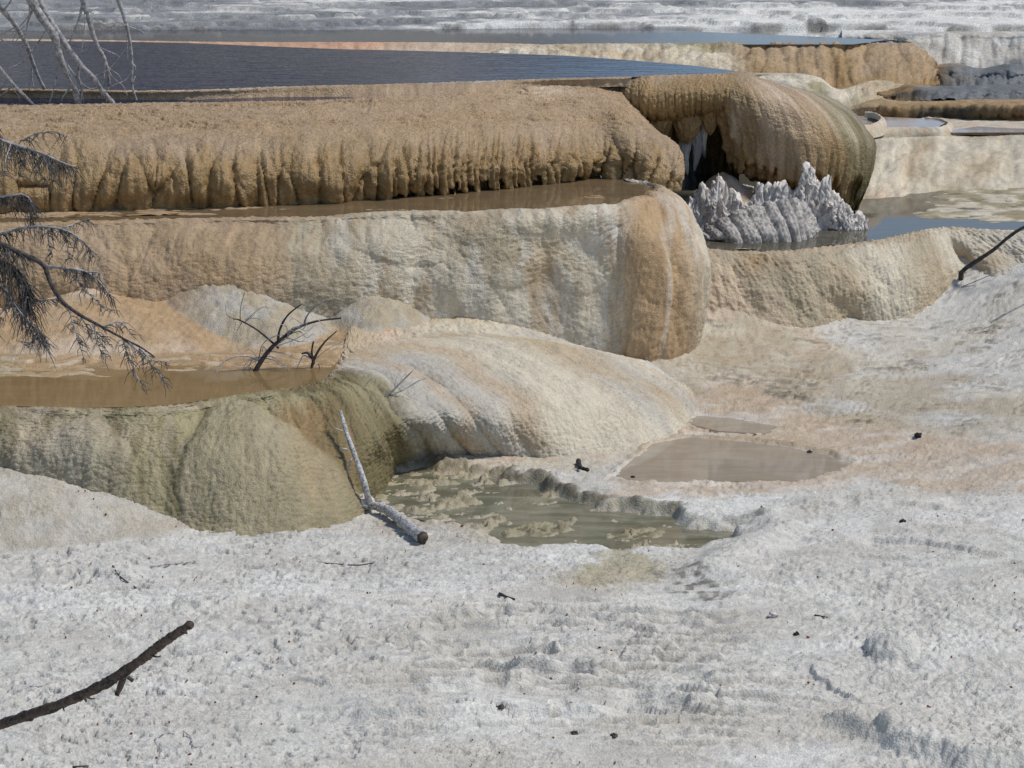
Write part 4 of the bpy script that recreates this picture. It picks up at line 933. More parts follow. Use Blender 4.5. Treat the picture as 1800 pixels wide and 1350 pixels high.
def far_terraces():
    y = 'y'
    # beige terrace right of the cap
    def F(x, lip, base, Yl, Yb, k=0.5):
        Yl += 0.72
        return [(x, lip - 3, y, Yl + 0.6), (x, lip, y, Yl), (x, lip + 14, y, Yl - 0.22), (x, lip + (base - lip) * 0.55, y, Yl * .5 + Yb * .5 - 0.12), (x, base + 4, y, Yb)]
    cols = [F(1440, 246, 350, 32.5, 31.6), F(1500, 246, 372, 32.5, 31.2), F(1560, 244, 360, 32.6, 31.5), F(1605, 242, 346, 32.8, 31.85), F(1660, 240, 340, 32.9, 32.05), F(1720, 242, 338, 32.9, 32.1),
            F(1790, 238, 336, 33.0, 32.2), F(1880, 238, 336, 33.0, 32.2), F(2050, 238, 336, 33.0, 32.2)]
    far_wall('beige_terrace', cols, ["pccccsscc", "cscccsccc", "pycscccsc", "ypcscsccs", "yypcsccss"], 201, 0.55, 'smooth cream terrace slope behind the round brown cap', 0.03, mat=MS)
    # film-wet flat above it with two low peach rims
    ledges('beige_terrace_flat', (3.6, 9.2, 33.85, 36.2), ZF - 0.012, lambda X, Y: -0.01 + 0.02 * (Y - 33.6), 231, 'cpw', 'pale wet flat above the cream terrace slope', 0.16, 0.01)
    for nm, pts, z in (('peach_rim_terrace', [(1480, 232), (1545, 226), (1600, 224), (1650, 224), (1665, 216), (1648, 209), (1625, 207)], 1.60), ('peach_step_terrace', [(1515, 222), (1540, 216), (1547, 206), (1535, 199), (1520, 198)], 1.68)):
        P = np.array([at_z(a, b, z) for a, b in pts])
        prof = [(0.0, -0.06), (0, 0.004), (-0.03, 0.0), (-0.07, -0.05), (-0.09, -0.14)]
        tan = np.gradient(P[:, :2], axis=0); nn = np.stack([tan[:, 1], -tan[:, 0]], 1); nn /= np.linalg.norm(nn, axis=1, keepdims=True)
        net = [[[p[0] - n[0] * o_, p[1] - n[1] * o_, p[2] + h] for p, n in zip(P, nn)] for o_, h in prof]
        L = Loft(net, 0.012, 0.01)
        L.push(0.01 * fbm(L.U * 8, L.V * 8, 3, 7))
        c = mix(PAL['p'] * np.ones(L.P.shape), PAL['c'], sst(-.4, .4, fbm(L.U * 6, L.V * 4, 3, 3)))
        structure(grid_mesh(nm, L.P, c, 0.4 + 0 * L.r, MS), 'low peach rim beside the pale wet flat')
    # brown terrace behind the blue pool
    def K(x, lip, mid, base, Yl, Yb):
        Yl = 37.95 + (Yl - 34.0) * 1.0; Yb = Yl - (0.9 if base < 140 else 1.15)
        return [(x, lip - 1.5, y, Yl + 0.5), (x, lip, y, Yl), (x, lip + 6, y, Yl - 0.14), (x, mid, y, (Yl + Yb) / 2 - 0.12), (x, base, y, Yb), (x, base + 4, y, Yb + 0.12)]
    cols = [K(800, 96, 99, 104, 33.1, 32.4), K(900, 84, 91, 100, 33.2, 32.4), K(1000, 79, 92, 106, 33.3, 32.4), K(1120, 78, 98, 118, 33.6, 32.6), K(1230, 77, 102, 132, 33.8, 32.8), K(1340, 76, 106, 146, 34.0, 33.0), K(1420, 76, 112, 158, 34.0, 33.0),
            K(1480, 76, 118, 166, 34.0, 32.9), K(1520, 77, 116, 160, 34.1, 33.2), K(1570, 78, 116, 158, 34.2, 33.3), K(1605, 80, 116, 156, 34.3, 33.4), K(1632, 98, 124, 150, 34.5, 33.8), K(1652, 118, 132, 146, 34.8, 34.3), K(1660, 130, 138, 146, 35.4, 35.0)]
    far_wall('brown_terrace', cols, ["rosusutuuuuttt", "rpssyutuuuuttt", "pcscyttuuttutt", "pcsscuubtuuuto", "ccccsnubnbbbbo", "ccccccdddddddd"], 211, 0.30, 'tan brown terrace beyond the blue pool with short drip columns', 0.05, gapdepth=0.05)
    # cream mound under it
    cols = [K(1290, 130, 146, 170, 33.0, 32.3), K(1340, 130, 146, 176, 32.6, 32.2), K(1400, 131, 148, 184, 32.4, 32.1), K(1440, 138, 155, 190, 32.3, 32.1), K(1475, 158, 168, 192, 32.3, 32.2), K(1540, 142, 160, 190, 33.0, 32.7), K(1600, 152, 165, 184, 33.3, 33.2)]
    far_wall('cream_terrace', cols, ["ccccyyu", "cscccsu", "cccscsy", "yccycsu", "yyyyyyu", "yyyyyyu"], 221, 0.4, 'cream mound of deposit below the brown terrace', 0.03)
    # thin rims right behind the blue pool
    for nm, lip, base, Yl, G, lab in (('orange_rim_terrace', [(-230, 69), (0, 69), (200, 71.5), (400, 74.5), (600, 75), (800, 76), (960, 80), (1080, 92), (1160, 108), (1240, 150)], 0, 0, ["rrpprrppcc", "rprrrppccc", "ppprrppccc", "pppcpccccc"], 'thin orange rim between the blue pool and the grey strip of water'),):
        cols = []
        for i, (a, b) in enumerate(lip):
            zt = 2.16; Yt = (CAMH - zt) / float(TT(min(b, 80))) - (0.05 if b > 90 else 0); b2 = [76, 77, 79, 85, 93, 99, 106, 118, 135, 175][i]
            Y2 = Yt - 0.5
            cols.append([(a, b - 0.3, y, Yt + 0.15), (a, b, y, Yt), (a, b * .4 + b2 * .6, y, Yt * .4 + Y2 * .6), (a, b2 + 6, y, Y2)])
        far_wall(nm, cols, G, 241, 0.25, lab, 0.012, rip=0.004)
    OFF = [4.2]
    # pale cliff and dark grey steps at the far right
    def C(x, lip, base, Yl, Yb):
        Yl += OFF[0]; Yb += OFF[0]
        return [(x, lip - 10, y, Yl + 0.9), (x, lip, y, Yl), (x, lip + 10, y, Yl - 0.15), (x, (lip + base) / 2, y, (Yl + Yb) / 2), (x, base + 6, y, Yb)]
    cols = [C(1480, 62, 76, 34.9, 34.7), C(1560, 61, 80, 34.9, 34.6), C(1605, 61, 100, 35.0, 34.6), C(1650, 60, 128, 35.2, 34.5), C(1700, 60, 126, 35.2, 34.5), C(1760, 60, 118, 35.2, 34.6), C(1830, 60, 118, 35.2, 34.6), C(2050, 60, 118, 35.2, 34.6)]
    far_wall('grey_cliff_terrace', cols, ["WWWwwWWW", "wgegggww", "eggwgweg", "geggwgge", "eegggeGe"], 251, 0.34, 'pale grey cliff at the far end of the brown terrace', 0.05, stk=0.08)
    for k, (lip, base, Yl, Yb, G, x0, lab) in enumerate((
            (124, 152, 34.9, 34.4, ["ooGGGe", "odGGeG", "bdGGGe", "bdGGGG", "ddGGGG"], 1625, 'brown to charcoal grey step, uppermost of the three far ledges'),
            (158, 176, 34.4, 34.0, ["yuuGGe", "nbdGGG", "bdDGGe", "ddDGGG", "uddGGG"], 1500, 'brown to charcoal grey step, middle one of the far ledges'),
            (185, 232, 34.0, 33.8, ["yyuubu", "uunbub", "ytdDbb", "yudDbn", "yudDnb"], 1490, 'dark brown hollowed step, lowest of the far ledges'))):
        OFF[0] = (3.0, 2.0, 1.2)[k]
        xs = [x0 - 40, x0, x0 + 50, x0 + 100, x0 + 150, 1800, 1900, 2050]
        cols = [C(a, lip + (3 if a < x0 else 0) + (0, 3, -3, 4, -2, 3, 0)[(i + k) % 7], base + (0, 4, -3, 2, 5, -2, 0)[(i * 2 + k) % 7], Yl + (0, .15, -.1, .2, -.15, .1, 0)[(i + 2 * k) % 7], Yb) for i, a in enumerate(xs)]
        far_wall('far_step_terrace', cols, G, 261 + k * 7, 0.22, lab, 0.05, gapdepth=0.07 if k == 2 else 0.02)

def far_flat():
    X, Y = np.meshgrid(np.arange(-8, 11, .06), np.arange(33.6, 40.0, .05))
    n = fbm(X * 2, Y * 3, 4, 371); n3 = fbm(X * 9, Y * 9, 3, 372)
    q = Y / 0.25 + 1.4 * fbm(X * .7, Y, 4, 373); f = q - np.floor(q)
    z = 1.42 + 0.02 * n + 0.01 * n3 + 0.02 * f
    c = mix(PAL['y'] * np.ones(X.shape + (3,)), PAL['s'], sst(-.3, .4, n)); c = mix(c, PAL['n'], .5 * (f > .8))
    structure(grid_mesh('far_ground', np.stack([X, Y, z], -1), c, .5 + 0 * X, MF), 'yellowish wet flat between the far ledges')
def hill():
    """terraced grey-white slope that goes on behind the pools"""
    s = np.concatenate([np.linspace(-0.8, -0.23, 20, endpoint=False), np.linspace(-0.23, 0.24, 430), np.linspace(0.24, 0.8, 20)[1:]])
    yy = np.concatenate([np.linspace(38.9, 44.2, 230), np.linspace(44.4, 75, 30)])
    Sg, Y = np.meshgrid(s, yy); X = Sg * Y
    n1 = fbm(X * .5, Y * .7, 3, 301); n2 = fbm(X * 2, Y * 3, 4, 302); n3 = fbm(X * 9, Y * 9, 3, 303)
    edge = np.interp(X, [-8, -3, -1.2, 0.5, 3, 8], [39.5, 39.7, 39.75, 39.9, 39.9, 39.6]) + 0.10 * n1 + 0.05 * n2
    t = Y - edge
    lvl = t * 0.055 + 0.06 * n1 + 0.030 * n2 + 0.008 * n3
    st = 0.055 + 0.0 * X
    q = lvl / st; fl = np.floor(q); f = q - fl
    tier = st * (fl + sst(0.0, 0.10, f) * 0.9 + 0.1 * f)
    z = 2.10 + np.where(t > 0, 0.07 * sst(0, 0.06, t), -0.2 * sst(0, -.3, t)) + np.clip(tier, -0.1, 9) * (t > 0) + 0.008 * n3 + 0.010 * n2 + 0.014 * (0.5 - worley(X * 14, Y * 14, 9))
    z = z + 0.03 * np.clip(Y - 46, 0, 40)
    c = np.ones(X.shape + (3,)) * PAL['e']
    c = mix(c, PAL['w'], sst(-0.1, 0.5, n2 + 0.3 * n1))
    c = mix(c, PAL['W'], 0.9 * sst(0.0, 0.5, fbm(X * .5 + 2, Y * 1.3, 4, 305) + 0.12 * X * 0.8 - 0.1))
    c = mix(c, PAL['G'], 0.75 * sst(-0.05, 0.5, fbm(X * .45, Y * 1.6, 4, 307) - 0.06 * (X - 1)))
    c = mix(c, PAL['W'], 0.85 * sst(-0.3, 0.3, fbm(X * .5, Y * 1.2, 3, 309) + 0.22 * (X - 1.0)) * sst(42.2, 40.8, Y))
    c = mix(c, PAL['e'] * .9, 0.6 * (f < 0.2) * sst(-.3, .3, n2))
    c = mix(c, PAL['D'], 0.6 * sst(0.08, 0.0, t) * sst(-.3, .3, n2))
    c = c * (1 + 0.12 * n3)[..., None]
    structure(grid_mesh('hill_slope', np.stack([X, Y, z], -1), c, 0.1 + 0 * X, MF, t > -0.45), 'terraced grey and white slope along the top of the view')

def surroundings():
    # country beyond: open ground falling away, unseen wooded ridge added for the pools' reflections
    n = 90
    a = np.linspace(-math.pi, math.pi, n); r = np.concatenate([[0.1], np.geomspace(4, 2500, 46)])
    A, R = np.meshgrid(a, r)
    X = R * np.sin(A); Y = 30 + R * np.cos(A)
    z = np.full(X.shape, -0.45)
    up = sst(40, 260, R) * sst(-0.3, 0.8, np.cos(A))
    z = z + up * (32 - 34 * np.tanh(A * 5)) * (1 + 0.15 * fbm(X * 0.01, Y * 0.01, 3, 401)) + sst(200, 2500, R) * 30 * up
    z = z + sst(14, 30, R) * sst(0.2, .8, np.cos(A)) * 2.4
    wood = sst(46, 62, R) * np.ones_like(X)
    c = mix(PAL['g'] * np.ones(X.shape + (3,)), np.array([0.022, 0.030, 0.020]), wood * sst(-0.7, -0.1, fbm(X * .03, Y * .03, 3, 402)))
    structure(grid_mesh('ground_far', np.stack([X, Y, z], -1), c, 0 * X, MF), 'open land around the springs and an unseen wooded ridge added for pool reflections')

upper_terrace(); dripstone_cap(); alcove(); middle_terrace(); lower_terrace(); right_terrace()
ground(); shelf(); far_terraces(); far_flat(); hill(); surroundings()

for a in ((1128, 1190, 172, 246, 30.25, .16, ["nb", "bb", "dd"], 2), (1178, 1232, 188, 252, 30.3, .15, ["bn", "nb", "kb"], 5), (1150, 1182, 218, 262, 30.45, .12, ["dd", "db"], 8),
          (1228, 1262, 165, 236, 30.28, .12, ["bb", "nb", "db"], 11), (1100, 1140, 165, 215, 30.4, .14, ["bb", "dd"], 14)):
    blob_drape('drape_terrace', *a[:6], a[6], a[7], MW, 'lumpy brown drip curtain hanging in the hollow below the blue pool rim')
for a in ((1196, 1218, 236, 306, 30.35, .06, ["ee", "gw"], 3), (1212, 1234, 228, 300, 30.4, .06, ["ge", "we"], 6), (1226, 1250, 205, 276, 30.45, .08, ["eg", "ew", "GG"], 9), (1238, 1262, 196, 236, 30.4, .07, ["GG", "eg"], 12)):
    blob_drape('grey_drape_terrace', *a[:6], a[6], a[7], MS, 'pale grey stalactite hanging in the dark hollow', 0.35)

# ---------------- water
WA = mat_water('water_deep_blue', (34, 40, 66), 1.0, 0.05, 0.22, (1.6, 6.5, 1), (44, 50, 78))
WB = mat_water('water_tan', (122, 104, 78), 0.8, 0.03, 0.03, (5, 16, 1), (138, 116, 86))
WC = mat_water('water_amber', (136, 112, 74), 0.80, 0.035, 0.03, (4, 14, 1), (146, 121, 82))
WD = mat_water('water_clear', (92, 88, 76), 0.85, 0.02, 0.02, (4, 14, 1), (104, 98, 82))
WG = mat_water('water_milky', (106, 104, 84), 0.9, 0.04, 0.03, (4, 7, 1), (140, 137, 116))
WH = mat_water('water_peach', (170, 157, 139), 0.70, 0.03, 0.03, (3, 7, 1), (184, 172, 154))
WF = mat_water('water_grey', (96, 96, 98), 0.9, 0.06, 0.06, (5, 20, 1))
WL = mat_water('water_lavender', (172, 163, 157), 0.9, 0.06, 0.04, (5, 20, 1), (184, 174, 164))
P = lambda L, z: [at_z(x, y, z) for x, y in L]
water_poly('blue_pool_water', P([(-400, 157.5), (0, 157.5), (300, 160), (500, 153.5), (600, 151), (700, 149), (850, 144), (950, 140), (1050, 137.5), (1150, 134.5), (1250, 131.5), (1290, 129.5), (1314, 127.6), (1220, 115.5), (1110, 106), (1000, 98), (850, 92.5), (700, 88.5), (600, 86.5), (450, 80.5), (330, 75.5), (200, 73), (0, 71.5), (-400, 71.5)], ZA - 0.004), ZA - 0.004, WA, 'dark blue hot spring pool at the top of the terraces')
water_poly('strip_pool_water', P([(-400, 188), (0, 188), (300, 186), (500, 183.5), (640, 179), (684, 175.5), (600, 170), (0, 172), (-400, 172)], 2.515), 2.515, WA, 'narrow blue strip of water along the brown rim')
water_poly('grey_pool_water', P([(-400, 70), (0, 70), (300, 73), (1000, 78.5), (1500, 78), (1560, 70), (1100, 50), (-400, 45)], 2.15), 2.15, WF, 'thin grey strip of water under the pale slope')
water_poly('middle_pool_water', P([(-400, 396), (0, 391), (300, 384), (600, 381), (900, 376.5), (1030, 369), (1100, 358), (1140, 347), (1156, 336), (1150, 328), (1120, 321), (1060, 308), (900, 320), (500, 345), (-400, 365)], ZB), ZB, WB, 'shallow tan pool at the foot of the brown fringe')
water_poly('muddy_pool_water', P([(-400, 713), (0, 713), (150, 717.5), (300, 712), (420, 694), (515, 682), (560, 673), (582, 659), (596, 641), (622, 617), (690, 595), (600, 590), (-400, 600)], ZC), ZC, WC, 'amber muddy pool behind the olive wall')
water_poly('stump_pool_water', P([(1160, 440), (1230, 434), (1290, 444), (1390, 442), (1470, 433), (1550, 423), (1615, 408), (1650, 402), (1680, 401), (1720, 404), (1790, 407), (2000, 410), (2000, 330), (1160, 290)], ZD), ZD, WD, 'still pool reflecting blue sky around the encrusted stump')
water_poly('milky_pool_water', [(p[0], p[1]) for p in PG], -0.012, WG, 'milky olive mud pool in the white flat')
water_poly('peach_pool_water', [(p[0], p[1]) for p in PH1], 0.05, WH, 'shallow peach pool at the foot of the cream dome')
water_poly('white_pool_water', [(p[0], p[1]) for p in PH2], 0.075, WH, 'small pale film of water above the peach pool')
water_poly('flat_pool_water', P([(1650, 233), (1690, 226), (1720, 222), (1790, 226), (2050, 222), (2050, 232)], ZF + 0.03), ZF + 0.03, WL, 'thin pool on the pale flat at the far right edge')
water_poly('rim_pool_water', P([(1500, 228), (1545, 225.5), (1600, 223.5), (1648, 223.5), (1662, 216), (1645, 209.5), (1500, 203)], 1.59), 1.59, WL, 'little pool held by a peach rim')

# blue-pool front rim (strip between the pool and the narrow water)
def rim():
    pts = [(-400, 157), (0, 157), (150, 158.5), (300, 160), (500, 153), (600, 150.5), (700, 148.5), (850, 143.5), (950, 139.5), (1050, 137), (1110, 135.5)]
    cols = []
    for i, (a, b) in enumerate(pts):
        Yt = (CAMH - ZA) / float(TT(b)); b2 = [175, 175, 175.5, 175.5, 173, 171, 170, 162, 154, 150, 149][i]
        zz = 2.50 if a < 690 else 2.52
        Y2 = (CAMH - zz) / float(TT(b2)); Y2 = min(Y2, Yt - 0.03)
        cols.append([(a, b - 1, 'y', Yt + 0.12), (a, b, 'y', Yt), (a, b + 1.5, 'y', Yt - 0.05), (a, (b + b2) / 2, 'y', (Yt + Y2) / 2 - .01), (a, b2 + 3, 'y', Y2)])
    far_wall('rim_terrace', cols, ["cwgcwcwgtt", "nutcutgttt", "unuttuttts", "uuttutttts", "tutttttttt"], 281, 0.12, 'low tan rim along the front of the dark blue pool', 0.012, mat=MW, rip=0.006)
rim()
ledges('middle_pool_ledges_ground', (-6.2, 0.9, 26.35, 28.0), ZB - 0.022, lambda X, Y: 0.006 * np.sin(X * 1.3) + 0.018 * fbm(X * 0.8, Y * 2.5, 3, 333) + 0.012 * sst(-1, -4, X), 331, 'otn', 'thin rusty ledges breaking the surface of the middle pool', 0.15, 0.014,
       inside=P([(-400, 390), (0, 386), (300, 380), (600, 377), (900, 372), (1030, 365), (1100, 354), (1130, 345), (1140, 336), (1120, 322), (1060, 300), (-400, 350)], ZB))
ledges('stump_pool_ledges_ground', (1.6, 7.5, 28.3, 32.3), ZD - 0.05, lambda X, Y: 0.055 * sst(3.6, 4.6, X + 0.3 * (30.2 - Y)) * sst(29.6, 30.4, Y) + 0.02 * fbm(X, Y * 2.5, 3, 343) + 0.05 * sst(29.0, 28.3, Y) * sst(2.9, 2.2, X), 341, 'yct', 'muddy yellow ledges in the shallow end of the stump pool', 0.17, 0.012,
       inside=P([(1160, 436), (1230, 432), (1290, 441), (1390, 439), (1470, 430), (1550, 420), (1615, 405), (1650, 399), (1680, 398), (1720, 401), (1790, 404), (2000, 407), (2000, 325), (1160, 290)], ZD))
def mound():
    p = at_y(1266, 288, 30.15)
    X, Y = np.meshgrid(np.arange(p[0] - .6, p[0] + .7, .012), np.arange(29.2, 31.2, .016))
    n = fbm(X * 4, Y * 4, 3, 351)
    r = np.hypot((X - p[0] - .03) / .62, (Y - 30.2) / .75)
    z = ZD + 0.52 * (1 - r ** 1.1) + 0.03 * n + 0.004 * fbm(X * 20, Y * 20, 2, 3)
    c = mix(PAL['o'] * np.ones(X.shape + (3,)), PAL['p'], sst(-.4, .4, n)); c = mix(c, PAL['b'], .6 * sst(.1, .5, fbm(X * 5, Y * 5, 2, 9)) * (X < p[0]))
    structure(grid_mesh('orange_mound_ground', np.stack([X, Y, z], -1), c, .4 + 0 * X, MS, z > ZD - .08), 'small orange mound under the dark hollow behind the stump')
mound()

# ================================================================== THINGS
def tag(o, label, cat, group=None):
    o['label'] = label; o['category'] = cat
    if group: o['group'] = group
    return o
def empty(name, loc):
    o = bpy.data.objects.new(name, None); o.location = loc; o.empty_display_size = 0.2
    COL.objects.link(o)
    return o
def tube_arrays(paths, sides=7, step=0.03, lump=0.12, seed=0):
    """tapered crooked wood: paths of (points, r0, r1)"""
    V, Fc, k = [], [], 0
    for n, (pts, r0, r1) in enumerate(paths):
        pts = np.asarray(pts, float)
        if len(pts) > 2 and lump > 0:
            seg = np.linalg.norm(np.diff(pts, axis=0), axis=1).sum()
            t = np.linspace(0, len(pts) - 1, max(len(pts), int(seg / step) + 2))
            pts = cr(pts, t, 0)
        m = len(pts)
        tg = np.gradient(pts, axis=0); tg /= np.linalg.norm(tg, axis=1, keepdims=True) + 1e-9
        up = np.array([0.31, 0.5, 0.81]); a = np.cross(tg, up); a /= np.linalg.norm(a, axis=1, keepdims=True) + 1e-9
        b = np.cross(tg, a)
        th = np.arange(sides) * 2 * np.pi / sides
        tt = np.linspace(0, 1, m)
        rad = np.repeat((r0 + (r1 - r0) * tt)[:, None], sides, 1) if lump == 0 else (r0 + (r1 - r0) * tt)[:, None] * (1 + lump * perlin(tt[:, None] * m * 0.45 + n * 3.7 + seed, np.cos(th)[None] * 1.2 + n, 3) + lump * 0.8 * perlin(tt[:, None] * m * 0.13 + seed, np.zeros((1, sides)), 5))
        ring = pts[:, None] + rad[..., None] * (np.cos(th)[None, :, None] * a[:, None] + np.sin(th)[None, :, None] * b[:, None])
        V.append(ring.reshape(-1, 3))
        i = np.arange(m - 1)[:, None] * sides; j = np.arange(sides)[None]; j2 = (j + 1) % sides
        Fc += np.stack([i + j, i + j2, i + sides + j2, i + sides + j], -1).reshape(-1, 4).__add__(k).tolist()
        Fc.append([k + q for q in range(sides)][::-1]); Fc.append([k + (m - 1) * sides + q for q in range(sides)])
        k += m * sides
    return np.concatenate(V), Fc
def wood(name, paths, mat, parent=None, sides=7, step=0.03, lump=0.12, seed=0, smooth=True):
    V, Fc = tube_arrays(paths, sides, step, lump, seed)
    if parent is not None: V = V - np.array(parent.matrix_world.translation if parent.parent is None and parent.type == 'EMPTY' else (0, 0, 0)) if False else V - np.array(parent['origin'])
    me = bpy.data.meshes.new(name); me.from_pydata(V.tolist(), [], Fc); me.update()
    if smooth: me.polygons.foreach_set('use_smooth', np.ones(len(me.polygons), bool))
    o = make_obj(name, me, mat, parent)
    if parent is not None: o['origin'] = tuple(parent['origin'])
    return o
def root(name, loc, label, cat, group=None):
    o = empty(name, tuple(float(q) for q in loc)); o['origin'] = tuple(float(q) for q in loc)
    return tag(o, label, cat, group)
def pp(L, Y):
    """points from bearings at distance Y (number, or one per point)"""
    if np.isscalar(Y): Y = [Y] * len(L)
    elif len(Y) == 2 and len(L) != 2: Y = np.linspace(Y[0], Y[1], len(L))
    return np.array([at_y(a, b, yy) for (a, b), yy in zip(L, Y)])
def gz(x, y):
    sg_, yy_, Z_ = GROUND
    i = int(np.clip(np.searchsorted(yy_, y) - 1, 0, len(yy_) - 2)); j = int(np.clip(np.searchsorted(sg_, x / y) - 1, 0, len(sg_) - 2))
    fy = (y - yy_[i]) / (yy_[i + 1] - yy_[i]); fx = (x / y - sg_[j]) / (sg_[j + 1] - sg_[j])
    return float((Z_[i, j] * (1 - fx) + Z_[i, j + 1] * fx) * (1 - fy) + (Z_[i + 1, j] * (1 - fx) + Z_[i + 1, j + 1] * fx) * fy)
def on_ground(px, py, lift=0.0):
    z = 0.03
    for _ in range(4):
        p = at_z(px, py, z); z = gz(p[0], p[1]) + lift
    p = at_z(px, py, z); p[2] = gz(p[0], p[1]) + lift
    return p

W_GREY = mat_wood('wood_weathered_grey', (104, 101, 99), (186, 184, 182), 26)
W_DARK = mat_wood('wood_dark_bark', (34, 31, 30), (88, 82, 78), 34)
W_PALE = mat_wood('wood_bleached', (120, 116, 112), (206, 203, 199), 40)
W_BARK = mat_wood('wood_flaking_bark', (36, 30, 28), (104, 88, 76), 24)
W_TWIG = mat_wood('wood_fine_twigs', (56, 53, 52), (122, 118, 115), 20)
W_BIRCH = mat_wood('wood_white_bark', (92, 88, 86), (214, 211, 206), 46)
M_CRUST = mat_wood('lime_crust', (172, 164, 155), (230, 223, 214), 16)
M_CRUSTG = mat_wood('lime_crust_grey', (118, 113, 107), (194, 187, 178), 26)
M_STONE = mat_wood('dark_stone', (28, 26, 26), (66, 62, 60), 60)
M_BROWN = mat_wood('brown_stone', (52, 44, 38), (98, 86, 76), 60)
M_LEAF = mat_wood('dead_leaf', (104, 52, 32), (158, 92, 60), 90)

# ---- drooping dead tree over the blue strip
def dead_tree():
    o = at_y(-250, 205, 28.0)
    t = root('dead_tree', o, 'bare bleached dead tree trailing its branches into the narrow blue strip of water', 'dead tree')
    wood('trunk', [(np.array([o + [0, 0, -.3], o + [0.1, 0.03, 0.7], o + [0.28, 0.1, 1.6], o + [0.6, 0.2, 2.3]]), 0.13, 0.06)], W_GREY, t, 10)
    top = o + np.array([0.5, 0.18, 2.1])
    def br(L, Y, r0, r1, subs=(), start=None):
        P_ = pp(L, Y)
        if start is not None: P_ = np.vstack([start, P_])
        b = wood('branch', [(P_, r0, r1)], W_GREY, t, 8, 0.03, 0.16, seed=len(L))
        for (l2, y2, a, c) in subs:
            wood('twig', [(pp(l2, y2), a, c)], W_GREY, b, 5, 0.02, 0.2, seed=3)
    br([(25, -60), (55, 0), (75, 33), (95, 62), (103, 92), (115, 120), (130, 147), (137, 183)], (28.15, 28.42), 0.05, 0.034,
       [([(105, 92), (101, 122), (96, 150), (86, 184)], 28.38, 0.012, 0.007), ([(128, 150), (143, 156), (142, 183)], 28.4, 0.012, 0.007), ([(104, 80), (112, 105), (128, 128), (150, 152), (165, 158)], 28.5, 0.014, 0.008), ([(128, 150), (112, 168), (108, 180)], 28.4, .01, .006)], top)
    br([(40, -60), (68, 0), (88, 36), (110, 70), (140, 112), (165, 138), (180, 160), (200, 182)], (28.2, 28.46), 0.042, 0.022,
       [([(140, 112), (138, 132), (142, 150), (147, 181)], 28.42, 0.014, 0.007), ([(160, 135), (178, 130), (195, 118), (212, 98), (228, 72)], 28.5, 0.007, 0.005), ([(172, 170), (185, 172), (188, 180)], 28.43, .006, .004)], top + np.array([0.02, 0.03, 0.05]))
    br([(120, -70), (145, 0), (158, 42), (170, 78), (183, 102), (190, 128), (192, 150)], (28.3, 28.62), 0.03, 0.014,
       [([(146, 0), (140, 30), (130, 55), (121, 78)], 28.35, 0.014, 0.006), ([(192, 120), (190, 140), (178, 152), (160, 157)], 28.6, 0.008, 0.005)], top + np.array([0.1, 0.05, 0.1]))
    br([(185, -70), (208, 0), (220, 36), (228, 72), (232, 110), (232, 148), (240, 177)], (28.3, 28.55), 0.026, 0.010,
       [([(233, 112), (237, 120), (222, 140), (200, 150), (188, 158)], 28.55, 0.010, 0.006), ([(232, 148), (238, 134)], 28.5, .012, .004)], top + np.array([0.12, 0.05, 0.12]))
    br([(-30, -25), (0, 12), (25, 42), (45, 76), (56, 105), (66, 132), (78, 156)], (28.2, 28.85), 0.03, 0.016,
       [([(57, 115), (56, 135), (60, 156)], 28.8, 0.008, 0.005), ([(57, 115), (52, 140), (52, 157)], 28.8, .006, .004), ([(52, 95), (70, 70), (82, 50)], 28.5, .012, .005), ([(52, 95), (35, 112), (5, 124)], 28.5, .008, .004), ([(5, 20), (20, 0), (28, -20)], 28.3, .009, .004)], top - np.array([0.2, 0.05, 0.1]))
    br([(-60, 70), (-20, 95), (0, 120), (25, 150), (45, 170), (60, 185)], (28.1, 28.35), 0.024, 0.013,
       [([(25, 150), (5, 165), (-12, 172)], 28.3, .008, .004)], o + np.array([0.25, 0.1, 1.2]))
    br([(40, -40), (52, 10), (48, 45), (40, 80), (34, 98)], 28.3, 0.014, 0.004, [([(48, 40), (60, 12), (66, -20)], 28.3, .009, .006), ([(44, 60), (32, 68), (28, 72)], 28.3, .006, .003)], top)
    br([(-40, 40), (-5, 64), (12, 76), (26, 82)], 28.3, 0.012, 0.004, (), o + np.array([0.3, 0.1, 1.4]))
    rq = random.Random(9)
    for k in range(26):
        bx, by = rq.choice([(60, 10), (95, 65), (115, 118), (150, 25), (170, 80), (222, 45), (230, 100), (30, 50), (52, 95), (15, 135), (140, 115), (185, 108)])
        dx_, dy_ = rq.uniform(-45, 50), rq.uniform(-10, 70)
        ey_ = min(by + dy_, 182)
        wood('twig', [(pp([(bx, by), (bx + dx_ * .3, by + (ey_ - by) * .5 - 4), (bx + dx_ * .8, by + (ey_ - by) * .8 + rq.uniform(-6, 6)), (bx + dx_, ey_)], 28.35 + rq.uniform(-.05, .08)), .0065, .003)], W_GREY, t, 4, 0.03, 0.2, seed=k)
dead_tree()

